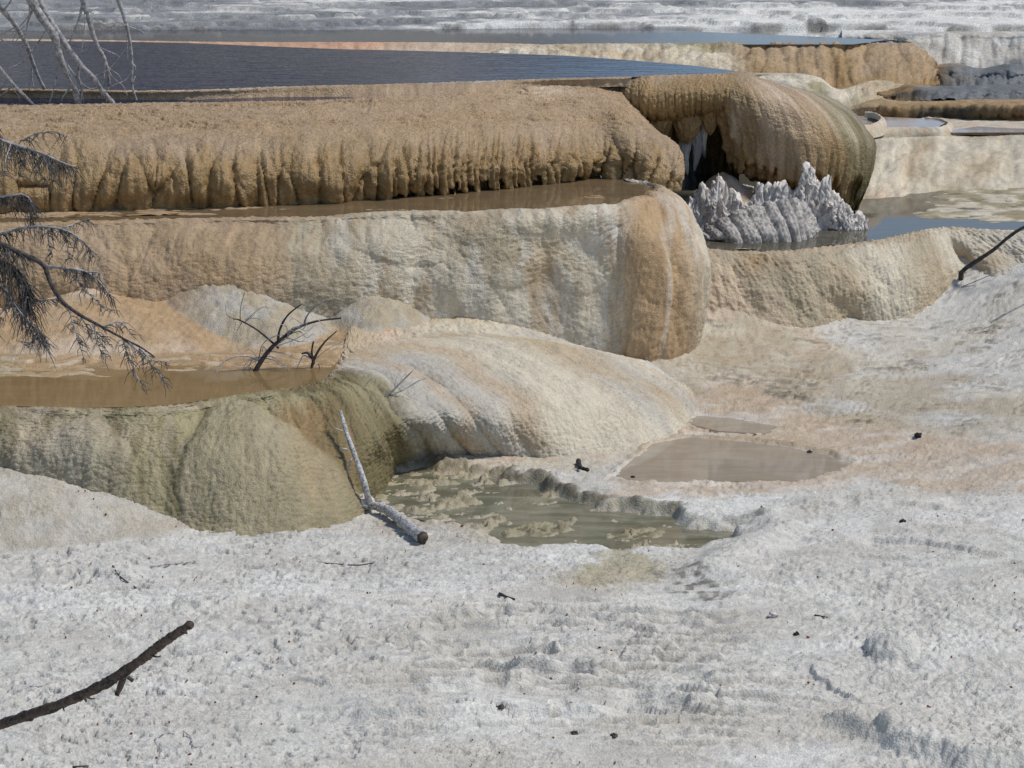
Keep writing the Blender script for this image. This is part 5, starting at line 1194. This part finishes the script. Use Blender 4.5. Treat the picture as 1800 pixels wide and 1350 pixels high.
# ---- dead conifer whose boughs reach in from beyond the left edge
def dead_conifer():
    Y0 = 20.0
    o = np.array([at_y(-190, 700, Y0)[0], Y0, -0.05]); o[2] = gz(o[0], o[1]) - 0.05
    t = root('dead_conifer', o, 'grey dead conifer boughs with hanging tufts of fine twigs over the amber pool', 'dead conifer')
    wood('trunk', [(np.array([o, o + [0.02, 0, 1.2], o + [-0.03, 0.03, 2.6], o + [0.0, 0.02, 4.2]]), 0.10, 0.05)], W_DARK, t, 10, 0.08)
    tr = lambda h: o + np.array([0, 0, h])
    r_ = random.Random(5)
    def strands(P_, dens, ln, sag, spread, s0=0.0, s1=1.0):
        """hanging fine twigs along a bough"""
        out = []
        seg = np.linalg.norm(np.diff(P_, axis=0), axis=1); cum = np.r_[0, np.cumsum(seg)]
        n = max(1, int(cum[-1] * dens))
        for _ in range(n):
            d = cum[-1] * (s0 + (s1 - s0) * r_.random())
            p = np.array([np.interp(d, cum, P_[:, q]) for q in range(3)])
            L_ = ln * (0.35 + r_.random())
            v = np.array([r_.gauss(0.25, 1) * spread, r_.gauss(0, 1) * spread, -sag * (0.5 + 0.6 * r_.random())])
            v /= np.linalg.norm(v)
            q1 = p + v * L_ * 0.5 + np.array([r_.gauss(0, .01), r_.gauss(0, .01), 0.01]); q2 = p + v * L_ * 0.85 + np.array([r_.gauss(0.01, .02), r_.gauss(0, .02), -L_ * 0.25])
            out.append((np.array([p, q1, q2]), 0.0042, 0.0016))
        return out
    boughs = [
        ([(-60, 205), (0, 244), (35, 257), (75, 270), (108, 285), (130, 293)], 0.016, 0.004, 26, 0.16, (.35, 1), 2.35, [[(36, 248), (60, 236), (90, 231), (118, 238)], [(70, 268), (85, 292), (98, 318)], [(30, 258), (38, 290), (34, 310)], [(20, 250), (10, 280), (4, 310)], [(58, 268), (66, 300), (88, 330)]]),
        ([(-60, 352), (0, 347), (38, 342), (54, 354), (62, 376)], 0.013, 0.004, 24, 0.12, (.3, 1), 1.95, [[(10, 346), (20, 362), (38, 372)], [(40, 343), (46, 372), (56, 396)]]),
        ([(-110, 385), (-40, 408), (0, 428), (40, 447), (75, 465), (90, 500), (110, 530), (140, 553), (180, 575), (215, 594), (250, 612), (272, 628)], 0.026, 0.005, 30, 0.20, (.1, .62), 1.6,
         [[(215, 594), (228, 632), (244, 668), (262, 686)], [(225, 600), (255, 630), (285, 664), (288, 680)], [(245, 612), (268, 632), (292, 636)], [(180, 575), (212, 566), (232, 588)], [(140, 553), (155, 575), (178, 590), (195, 610)], [(120, 540), (132, 580), (148, 632)], [(105, 525), (70, 528), (40, 520)], [(165, 566), (170, 600), (186, 632)]]),
        ([(-60, 425), (0, 412), (40, 401), (75, 398), (112, 404), (140, 420), (166, 450)], 0.013, 0.004, 18, 0.10, (.3, 1), 1.55, [[(100, 402), (125, 396), (158, 384)], [(110, 404), (118, 430), (122, 455)], [(84, 400), (86, 430), (92, 450)]]),
        ([(78, 468), (110, 471), (145, 476), (170, 490), (190, 515), (200, 528)], 0.012, 0.004, 24, 0.09, (.2, 1), None, [[(128, 475), (140, 500), (160, 520), (185, 540), (206, 546)], [(150, 480), (172, 478), (182, 490)]]),
        ([(-60, 470), (0, 500), (25, 535), (45, 560), (70, 585), (84, 615), (100, 652)], 0.012, 0.003, 34, 0.15, (.1, .9), 1.35, [[(45, 560), (60, 590), (92, 608)], [(20, 530), (-5, 560), (-20, 590)], [(70, 585), (50, 605), (30, 598)]]),
        ([(-60, 440), (-10, 455), (25, 470), (45, 500), (50, 540)], 0.014, 0.004, 60, 0.20, (.2, 1), 1.45, []),
    ]
    for k, (L_, r0, r1, dens, ln, rg, hb, subs) in enumerate(boughs):
        Yb = 20.0 + 0.12 * math.sin(k * 2.1)
        P_ = pp(L_, Yb)
        if hb is not None: P_ = np.vstack([tr(hb), P_])
        b = wood('bough', [(P_, r0, r1)], W_DARK if k in (2, 6) else W_GREY, t, 7, 0.03, 0.2, seed=k)
        st = strands(cr(P_, np.linspace(0, len(P_) - 1, 40), 0), dens * 6.5, ln, 1.0, 0.45, *rg)
        for sp in subs:
            S_ = pp(sp, Yb + r_.uniform(-.12, .12)); S_[0] = pp(sp[:1], Yb)[0]
            wood('twig', [(S_, 0.007, 0.0025)], W_GREY, b, 5, 0.02, 0.2, seed=k)
            st += strands(cr(S_, np.linspace(0, len(S_) - 1, 20), 0), 95, 0.09, 0.8, 0.7)
        w = wood('fine_twigs', st, W_TWIG, b, 3, 0.05, 0.0, seed=k); w['kind'] = 'stuff'
dead_conifer()

# ---- branches standing in the amber pool
def pool_branch():
    o = at_z(448, 656, ZC - 0.02)
    t = root('drowned_branch', o, 'dark curved dead branch standing in the amber pool with thin pale side shoots', 'dead branch')
    Yb = o[1]
    wood('stem', [(np.vstack([o + [-.01, 0, -.1], pp([(448, 655), (468, 622), (492, 598), (520, 578), (555, 565), (600, 559)], (Yb, Yb + .1))]), 0.024, 0.007)], W_DARK, t, 8, 0.02, 0.18)
    for L_, r0, r1, m in (([(488, 602), (492, 580), (505, 555), (530, 534)], .013, .005, W_DARK), ([(534, 572), (540, 555), (555, 538), (578, 526)], .010, .004, W_GREY), ([(490, 612), (455, 582), (422, 563), (410, 561)], .011, .004, W_DARK),
                     ([(455, 633), (435, 626), (410, 628), (388, 640), (378, 662)], .009, .004, W_PALE), ([(422, 563), (423, 540), (430, 514)], .004, .002, W_DARK), ([(420, 563), (400, 555), (396, 536)], .003, .0015, W_DARK), ([(455, 630), (462, 605), (480, 592), (500, 588)], .006, .003, W_PALE),
                     ([(430, 562), (445, 555), (450, 546)], .003, .0015, W_GREY), ([(415, 566), (412, 590), (420, 618)], .003, .0015, W_GREY), ([(462, 628), (440, 640), (415, 660), (412, 668)], .004, .002, W_PALE), ([(475, 612), (510, 600), (540, 585)], .005, .002, W_PALE), ([(470, 620), (490, 640), (510, 652)], .003, .0015, W_GREY), ([(560, 563), (568, 570), (575, 578)], .004, .002, W_PALE), ([(480, 560), (470, 545), (465, 525)], .002, .001, W_GREY)):
        wood('shoot', [(pp(L_, (Yb + .03, Yb + random.uniform(-.1, .12))), r0, r1)], m, t, 5, 0.02, 0.2)
    rq = random.Random(21)
    for k in range(22):
        bx, by = rq.choice([(455, 632), (470, 618), (490, 602), (430, 566), (505, 590), (535, 572), (460, 628)])
        dx_, dy_ = rq.uniform(-60, 55), rq.uniform(-34, 30)
        pts_ = [(bx, by), (bx + dx_ * .35 + rq.uniform(-6, 6), by + dy_ * .5 - 6), (bx + dx_ * .75, by + dy_ * .8 + rq.uniform(-8, 8)), (bx + dx_, by + dy_)]
        pts_ = [(a_, min(b_, 664)) for a_, b_ in pts_]
        wood('shoot', [(pp(pts_, (Yb + .04, Yb + rq.uniform(-.12, .15))),   .0052, .0022)], W_PALE if k % 3 else W_GREY, t, 4, 0.02, 0.2)
    o = at_z(545, 652, ZC - 0.02); Yb = o[1]
    t = root('drowned_stub', o, 'short dark forked stub at the corner of the amber pool', 'dead branch')
    wood('stem', [(np.vstack([o + [0, 0, -.08], pp([(547, 650), (555, 625), (570, 602), (592, 582)], Yb)]), 0.016, 0.005)], W_DARK, t, 7, 0.02, 0.2)
    for L_, r0, r1, m in (([(551, 640), (548, 620), (551, 600)], .016, .006, W_DARK), ([(548, 630), (534, 625), (528, 634), (520, 652)], .008, .003, W_PALE), ([(552, 634), (565, 622), (585, 608), (605, 600)], .004, .002, W_GREY), ([(548, 628), (540, 620), (530, 622)], .018, .008, W_DARK), ([(560, 640), (562, 648), (561, 656)], .004, .003, W_DARK)):
        wood('shoot', [(pp(L_, Yb), r0, r1)], m, t, 5, 0.02, 0.25)
pool_branch()

# ---- pale twigs stuck in the cream dome
def dome_twigs():
    def thing(name, L_, Yv, subs, label, r, mat=None):
        P_ = pp(L_, Yv); t = root(name, P_[0], label, 'twig')
        d = P_[0] - P_[1]; P_ = np.vstack([P_[0] + d * 0.25, P_])
        wood('stem', [(P_, r, r * 0.4)], mat or W_GREY, t, 6, 0.02, 0.2)
        for sL, sr in subs: wood('shoot', [(pp(sL, Yv), sr, sr * .4)], W_PALE, t, 5, 0.02, 0.2)
    thing('dry_twig', [(664, 711), (685, 692), (705, 672), (727, 650)], 23.55, [([(685, 695), (710, 685), (735, 670), (752, 665)], .007), ([(686, 690), (685, 680)], .006), ([(693, 684), (695, 670), (699, 660)], .003), ([(690, 697), (715, 700), (732, 690)], .0025)], 'forked pale twig sticking out of the cream dome', .012)
    thing('dry_twig', [(622, 700), (635, 685), (655, 663)], 23.55, [], 'single faint grey twig on the dome beside the forked one', .007)
    P0 = [(1691, 506), (1690, 480), (1712, 462), (1745, 440), (1785, 408), (1830, 385)]
    thing('bent_branch', P0, (28.95, 28.5), [([(1692, 482), (1700, 478)], .01)], 'bent dark branch rising from the notch in the cream wall at the right edge', .034, W_DARK)
    thing('dry_twig', [(1697, 502), (1725, 490), (1757, 477)], 28.75, [], 'thin grey twig lying below the bent dark branch', .008)
    thing('dry_twig', [(1748, 563), (1775, 548), (1830, 520)], 27.5, [], 'grey stick slanting over the white flat at the right edge', .012)
dome_twigs()

# ---- white leaning pole with its thick log end
def leaning_log():
    a = on_ground(742, 946, 0.045); b = on_ground(650, 888, 0.05)
    t = root('fallen_branch', (b + a) / 2, 'white barked fallen branch, thick end on the flat, slender end against olive wall', 'log')
    m1 = on_ground(712, 922, 0.05); m2 = on_ground(680, 896, 0.06)
    lg = wood('log', [(np.array([b, m2, m1, a]), 0.032, 0.048)], W_BIRCH, t, 12, 0.015, 0.16)
    cap = wood('cut_end', [(np.array([a - (m1 - a) * 0.02, a + (a - m1) * 0.09]), 0.05, 0.035)], W_BARK, lg, 10, 0.02, 0.2)
    top = at_y(598, 722, 22.72)
    P_ = [b + [0, 0, .01]] + [at_y(x, y, yy) for x, y, yy in ((641, 852, 22.36), (628, 812, 22.44), (613, 772, 22.55))] + [top]
    po = wood('pole', [(np.array(P_), 0.029, 0.015)], W_BIRCH, t, 9, 0.02, 0.12)
    for L_, yv, r in (([(602, 757), (590, 753), (587, 748)], 22.58, .006), ([(611, 790), (600, 788)], 22.5, .012), ([(618, 805), (611, 830), (606, 850)], 22.45, .009), ([(703, 915), (706, 905)], m1[1] - .02, .009)):
        wood('knot_stub', [(pp(L_, yv), r, r * .4)], W_PALE, po, 5, 0.02, 0.3)
    # limy root lump the pole rises from
    th = np.linspace(0, 2 * np.pi, 40); ph = np.linspace(0.02, np.pi - .02, 24); TH, PHI = np.meshgrid(th, ph)
    rr = 0.085 * (1 + 0.25 * fbm(np.cos(TH) * 2 + 3, np.sin(TH) * 2 + PHI * 2, 3, 8))
    c0 = on_ground(636, 884, 0.045)
    P2 = np.stack([c0[0] + 1.15 * rr * np.sin(PHI) * np.cos(TH), c0[1] + .9 * rr * np.sin(PHI) * np.sin(TH), c0[2] + .75 * rr * np.cos(PHI)], -1) - np.array(t['origin'])
    k = grid_mesh('root_lump', P2, None, None, M_CRUST); k.parent = t
leaning_log()

# ---- long dark branch reaching in low on the left
def dark_pole():
    L_ = [(-420, 1390), (-200, 1345), (-60, 1300), (0, 1274), (60, 1254), (130, 1228), (200, 1192), (250, 1158), (290, 1128), (334, 1098)]
    Yv = np.linspace(15.6, 12.6, len(L_))
    P_ = np.array([at_y(a, b, yy) for (a, b), yy in zip(L_, Yv)])
    g = np.array([P_[0][0] - 0.35, P_[0][1] + 0.15, 0.0])
    t = root('dark_branch', g, 'long dark branch with flaking bark reaching in over the white flat', 'dead branch')
    wood('stem', [(np.vstack([g - [0, 0, .05], P_]), 0.034, 0.020)], W_BARK, t, 10, 0.02, 0.22)
    for L2, i, r, e, nm in (([(222, 1180), (212, 1205), (205, 1222)], 6, .017, .014, 'stub'), ([(225, 1190), (234, 1197)], 6, .011, .009, 'stub'), ([(150, 1222), (158, 1228), (168, 1228)], 5, .007, .003, 'stub'), ([(292, 1126), (288, 1136)], 8, .009, .004, 'stub'), ([(318, 1110), (330, 1114)], 9, .007, .003, 'stub'),
                            ([(283, 1132), (279, 1122)], 8, .005, .002, 'stub'), ([(265, 1150), (275, 1155), (283, 1153)], 8, .006, .003, 'stub'), ([(245, 1160), (246, 1157)], 7, .006, .003, 'stub'), ([(205, 1190), (202, 1180)], 6, .005, .002, 'stub'), ([(110, 1240), (113, 1250)], 5, .005, .003, 'stub'), ([(148, 1225), (152, 1234)], 5, .009, .004, 'stub')):
        wood(nm, [(pp(L2, Yv[i] - .02), r, e)], W_BARK, t, 6, 0.02, 0.3)
    rr = random.Random(3)
    for k in range(26):          # curling bark plates
        d = rr.uniform(3.2, 9.0); i = int(d); p = P_[i - 1] * (1 - (d - i)) + P_[min(i, len(P_) - 1)] * (d - i) if i < len(P_) else P_[-1]
        tg = P_[min(i, 9)] - P_[max(i - 1, 0)]; tg = tg / (np.linalg.norm(tg) + 1e-9)
        off = np.array([rr.gauss(0, .3), -0.6, rr.gauss(0.2, .8)]); off /= np.linalg.norm(off)
        l = rr.uniform(.03, .09)
        wood('bark_plate', [(np.array([p + off * .022 - tg * l, p + off * .028, p + off * .024 + tg * l]), .010, .006)], W_DARK, t, 5, 0.03, 0.5, seed=k)
dark_pole()

# ---- lime-encrusted stump in the pool
def stump():
    o = at_z(1370, 415, ZD)
    t = root('encrusted_stump', o, 'lime encrusted stump with white jagged spires behind a ribbed grey log in the pool', 'stump')
    org = np.array(t['origin'])
    # ribbed log
    topx = [1226, 1236, 1252, 1276, 1304, 1332, 1360, 1386, 1406, 1422, 1434]
    topy = [418, 404, 394, 382, 371, 363, 357, 351, 354, 368, 396]
    botx = [1232, 1240, 1258, 1284, 1310, 1336, 1362, 1386, 1406, 1424, 1436]
    boty = [424, 426, 429, 431, 431, 430, 429, 428, 427, 421, 410]
    cols = []
    for a, b, c, d in zip(topx, topy, botx, boty):
        Yb = (CAMH - ZD + 0.02) / float(TT(d)); Yt = Yb + 0.30
        cols.append([(a + 2, b + 14, 'y', Yt + .28), (a, b, 'y', Yt), (a * .7 + c * .3, b + (d - b) * .28, 'y', Yt - .12), (a * .3 + c * .7, b + (d - b) * .68, 'y', Yb + .03), (c, d, 'y', Yb + .01)])
    L = Loft(from_cols(cols), 0.008, 0.007)
    sl = L.U - 0.42 * L.V
    f1, i1 = flutes(sl, L.V, 0.155, 91, 0.35); f2, _ = flutes(sl, L.V, 0.045, 93, 0.5)
    hollow = np.exp(-((L.c - 2.0) / 0.8) ** 2 - ((L.r - 3.6) / 0.5) ** 2)
    L.push(0.056 * f1 * (0.45 + 0.9 * hash1(i1, 4)) + 0.022 * fbm(L.U * 3, L.V * 4, 3, 15) + 0.008 * f2 + 0.012 * fbm(L.U * 9, L.V * 9, 3, 5) - 0.10 * hollow - 0.05 * sst(0.45, 0.6, -f1) * hash1(i1, 8))
    L.calc(); L.push(0.005 * fbm(L.U * 30, L.V * 30, 3, 6))
    k = grid_mesh('ribbed_log', L.P - org, None, None, M_CRUSTG); k.parent = t
    k['label'] = 'ribbed grey crust shaped like a twisted log'
    # spires
    ex = np.array([1214, 1226, 1236, 1250, 1257, 1264, 1270, 1276, 1284, 1292, 1300, 1318, 1328, 1336, 1360, 1384, 1398, 1406, 1414, 1421, 1428, 1440, 1448, 1457, 1463, 1476, 1496, 1520])
    ey = np.array([352, 336, 330, 334, 322, 303, 316, 346, 346, 332, 352, 354, 330, 322, 325, 321, 330, 316, 300, 292, 304, 320, 316, 310, 336, 346, 366, 386])
    rr = random.Random(8); V, Fc, kk = [], [], 0
    def spire(px, top, base, Y, rad, lean, sides=8, rings=10, tp_=0.80):
        nonlocal kk
        a = at_y(px, base, Y); b = at_y(px + lean, top, Y)
        h = np.linspace(0, 1, rings)
        th = np.arange(sides) * 2 * np.pi / sides
        H, TH = np.meshgrid(h, th, indexing='ij')
        r = rad * (1 - tp_ * H ** 1.2) * (1 - 0.75 * sst(0.8, 1.0, H)) * (1 + (0.6 - 0.35 * H) * fbm(np.cos(TH) * 1.7 + px, np.sin(TH) * 1.7 + H * 5 + Y * 3, 3, 5))
        P_ = a[None, None] + (b - a)[None, None] * H[..., None]
        P_[..., 0] += r * np.cos(TH) + 0.012 * np.sin(H * 7 + px); P_[..., 1] += r * np.sin(TH)
        V.append(P_.reshape(-1, 3))
        for i in range(rings - 1):
            for j in range(sides):
                Fc.append((kk + i * sides + j, kk + i * sides + (j + 1) % sides, kk + (i + 1) * sides + (j + 1) % sides, kk + (i + 1) * sides + j))
        Fc.append(tuple(kk + (rings - 1) * sides + j for j in range(sides)))
        kk += rings * sides
    ccols = []
    xx = np.arange(1212, 1527, 7.0)
    for x in xx:
        e = np.interp(x, ex, ey) + 3; bb = 407
        e = min(e, bb - 8); d = (bb - e)
        ccols.append([(x, bb - 6, 'y', 29.95), (x, e + 0.25 * d, 'y', 29.80), (x, e, 'y', 29.66), (x - 1, e + 0.3 * d, 'y', 29.60), (x - 2, e + 0.7 * d, 'y', 29.56), (x - 3, bb, 'y', 29.52)])
    L = Loft(from_cols(ccols), 0.009, 0.008)
    lean_ = L.U + 0.25 * (L.V - L.V.mean())
    g1, gi = drape(lean_, L.V, 0.085, 4.5, 71); g2, _ = drape(lean_, L.V, 0.03, 6, 73)
    crest = np.exp(-((L.r - 2.0) / 0.8) ** 2)
    L.push(0.050 * g1 * (0.5 + hash1(gi, 3)) + 0.020 * g2 + 0.04 * fbm(L.U * 6, L.V * 6, 3, 9))
    L.push(crest * (0.05 * np.clip(g1 + 0.25, -1, 1) + 0.035 * fbm(L.U * 22, L.V * 4, 3, 12)), (0, 0, 1))
    L.calc(); L.push(0.010 * fbm(L.U * 28, L.V * 22, 3, 6) + 0.008 * (0.5 - worley(L.U * 40, L.V * 30, 4)))
    k = grid_mesh('crust_mass', L.P - org, None, None, M_CRUST); k.parent = t
    for px, tp, w_, tp_ in ((1263, 304, .042, .75), (1272, 318, .035, .6), (1257, 322, .04, .6), (1421, 292, .055, .7), (1413, 303, .05, .65), (1428, 304, .045, .65), (1457, 309, .032, .55), (1441, 318, .04, .6), (1292, 332, .02, .7), (1338, 322, .045, .35), (1382, 322, .045, .35), (1236, 330, .05, .5)):
        spire(px, tp, 396, 29.62, w_, rr.uniform(-3, 4), 12, 16, tp_)
    for i in range(70):          # little upright flakes on the toe and shoulders
        px = rr.choice([rr.uniform(1440, 1522), rr.uniform(1216, 1330), rr.uniform(1400, 1500)]); e = np.interp(px, ex, ey)
        yy = min(e + rr.uniform(6, 40), 396)
        spire(px, yy - rr.uniform(5, 13), yy + 12, 29.54 + (e + 20 - yy) * 0.002, rr.uniform(.014, .028), rr.uniform(-4, 4), 7, 6, .6)
    me = bpy.data.meshes.new('spires'); me.from_pydata((np.concatenate(V) - org).tolist(), [], Fc); me.update()
    sp = make_obj('spires', me, M_CRUST, t); sp['label'] = 'white jagged lime spires'
    # loose crust ring behind and a sunken scrap in front
    tag(wood('floating_scrap', [(pp([(1455, 402), (1464, 403), (1472, 405)], 29.05), .02, .01)], W_DARK, None, 6, .02, .3), 'dark scrap of wood floating in front of the stump', 'driftwood')
    tag(wood('crust_ring', [(np.array([at_z(x, y, ZD + .02) for x, y in ((1288, 331), (1300, 326), (1312, 328), (1324, 330))]), .02, .016)], M_CRUST, None, 6, .02, .4), 'small pale crust lying on the water behind the white spires', 'crust')
stump()

# ---- small things on the flats
def rock(name, px, py, r, mat, label, cat, flat=0.7, seed=1, water=None):
    p = on_ground(px, py) if water is None else at_z(px, py, water)
    th = np.linspace(0, 2 * np.pi, 25); ph = np.linspace(0.02, np.pi - .02, 15); TH, PHI = np.meshgrid(th, ph)
    q = r * (1 + 0.45 * fbm(np.cos(TH) * np.sin(PHI) * 1.5 + seed * 3, np.sin(TH) * np.sin(PHI) * 1.5 + np.cos(PHI) * 1.3, 3, seed))
    q[:, -1] = q[:, 0]
    P_ = np.stack([q * np.sin(PHI) * np.cos(TH), q * np.sin(PHI) * np.sin(TH), q * flat * np.cos(PHI) + r * flat * 0.5], -1)
    o = grid_mesh(name, P_, None, None, mat); o.location = tuple(p)
    tag(o, label, cat)
rock('stone', 1614, 767, .030, M_STONE, 'black stone alone on the peach seep at the right', 'stone', .8, 1)
rock('stone', 1587, 917, .026, M_STONE, 'dark stone chip on the white flat right of the mud pool', 'stone', .7, 2)
rock('stone', 880, 1244, .026, M_BROWN, 'brown oval stone below the pale ledges in the middle of the flat', 'stone', .6, 3)
rock('stone', 1010, 1291, .020, M_BROWN, 'small brown stone near the bottom edge, left one of two', 'stone', .8, 4)
rock('stone', 1079, 1297, .022, M_BROWN, 'small brown stone near the bottom edge, right one of two', 'stone', .7, 5)
rock('stone', 1358, 1084, .034, M_CRUST, 'white lump of crust lying on the flat beside a thin twig', 'stone', .6, 6)
rock('stone', 1400, 1115, .020, M_STONE, 'small black chip below the white lump of crust', 'stone', .8, 7)
rock('stone', 1423, 795, .022, M_STONE, 'dark pebble sitting in the peach pool', 'stone', .5, 8, .05)
rock('stone', 1113, 839, .018, M_STONE, 'dark pebble at the near edge of the peach pool', 'stone', .5, 9, .05)
rock('stone', 1328, 765, .014, M_STONE, 'tiny dark pebble on the rim above the peach pool', 'stone', .6, 10)
rock('stone', 745, 955, .018, M_BROWN, 'brown chip beside the cut end of the white log', 'stone', .6, 11)
def ground_stick(name, L_, r, mat, label, cat='twig', lift=0.01, subs=()):
    P_ = np.array([on_ground(a, b, lift) for a, b in L_]); t = root(name, P_[0], label, cat)
    wood('stem', [(P_, r, r * .6)], mat, t, 6, .02, .35)
    for sL in subs: wood('shoot', [(np.array([on_ground(a, b, lift + .02) for a, b in sL]), r * .6, r * .3)], mat, t, 5, .02, .3)
ground_stick('charred_wood', [(1016, 812), (1022, 822), (1034, 826)], .024, M_STONE, 'forked black charred wood between the mud pool and the dome', 'wood scrap', .02, [[(1022, 822), (1012, 816)]])
ground_stick('twig', [(570, 991), (600, 993), (630, 992), (658, 990)], .006, W_DARK, 'thin dark twig on the flat below the white log')
ground_stick('wood_scrap', [(878, 1046), (892, 1051), (905, 1051)], .013, W_DARK, 'short curved grey wood scrap left of the olive patch', 'wood scrap')
ground_stick('twig', [(198, 994), (208, 1010), (222, 1022), (240, 1028)], .007, W_DARK, 'crooked twig on the flat under the pale fan')
ground_stick('twig', [(265, 994), (300, 992), (344, 986)], .010, W_PALE, 'pale crusted stick on the flat under the pale fan')
ground_stick('twig', [(1432, 1083), (1455, 1085)], .006, W_DARK, 'thin straight twig near the white lump of crust')
ground_stick('twig', [(52, 1206), (72, 1204), (90, 1199)], .004, W_GREY, 'short grey twig above the long dark branch')
ground_stick('twig', [(272, 1300), (290, 1290), (308, 1288)], .004, W_GREY, 'thin grey twig near the bottom edge, left of the Y-shaped one')
ground_stick('twig', [(322, 1285), (336, 1296), (340, 1310), (358, 1308)], .004, W_GREY, 'thin Y-shaped twig near the bottom edge of the white flat')
ground_stick('twig', [(128, 1349), (156, 1347)], .007, W_BARK, 'brown twig at the bottom edge of the photograph')

def litter():
    """fallen needles and leaf crumbs, too many to count"""
    rr = np.random.default_rng(4)
    n = 560
    X = rr.uniform(-3.4, 4.2, n); Y = 15.9 + 6.2 * rr.random(n) ** 1.3
    k = fbm(X * .9, Y * .9, 2, 91) + 0.3 * rr.standard_normal(n) > 0.05
    X, Y = X[k], Y[k]
    z = ground_z(X[None], Y[None])[0][0]
    V, Fc = [], []
    for x, y, q in zip(X, Y, z):
        a = rr.random() * 6.28; l = rr.uniform(.004, .014); w = l * rr.uniform(.3, .7)
        c, s_ = math.cos(a), math.sin(a); b = len(V); h = .006
        for u, v, e in ((-l, 0, .002), (0, -w, .010), (l, 0, .004), (0, w, .008)):
            V.append((x + u * c - v * s_, y + u * s_ + v * c, q + h + e))
        V.append((x, y, q - .004))
        Fc += [(b, b + 1, b + 2, b + 3), (b, b + 4, b + 1), (b + 1, b + 4, b + 2), (b + 2, b + 4, b + 3), (b + 3, b + 4, b)]
    me = bpy.data.meshes.new('fallen_leaves'); me.from_pydata(V, [], Fc); me.update()
    o = make_obj('fallen_leaves', me, M_LEAF); o['kind'] = 'stuff'; o['label'] = 'reddish brown leaf crumbs scattered over the white flat'
litter()
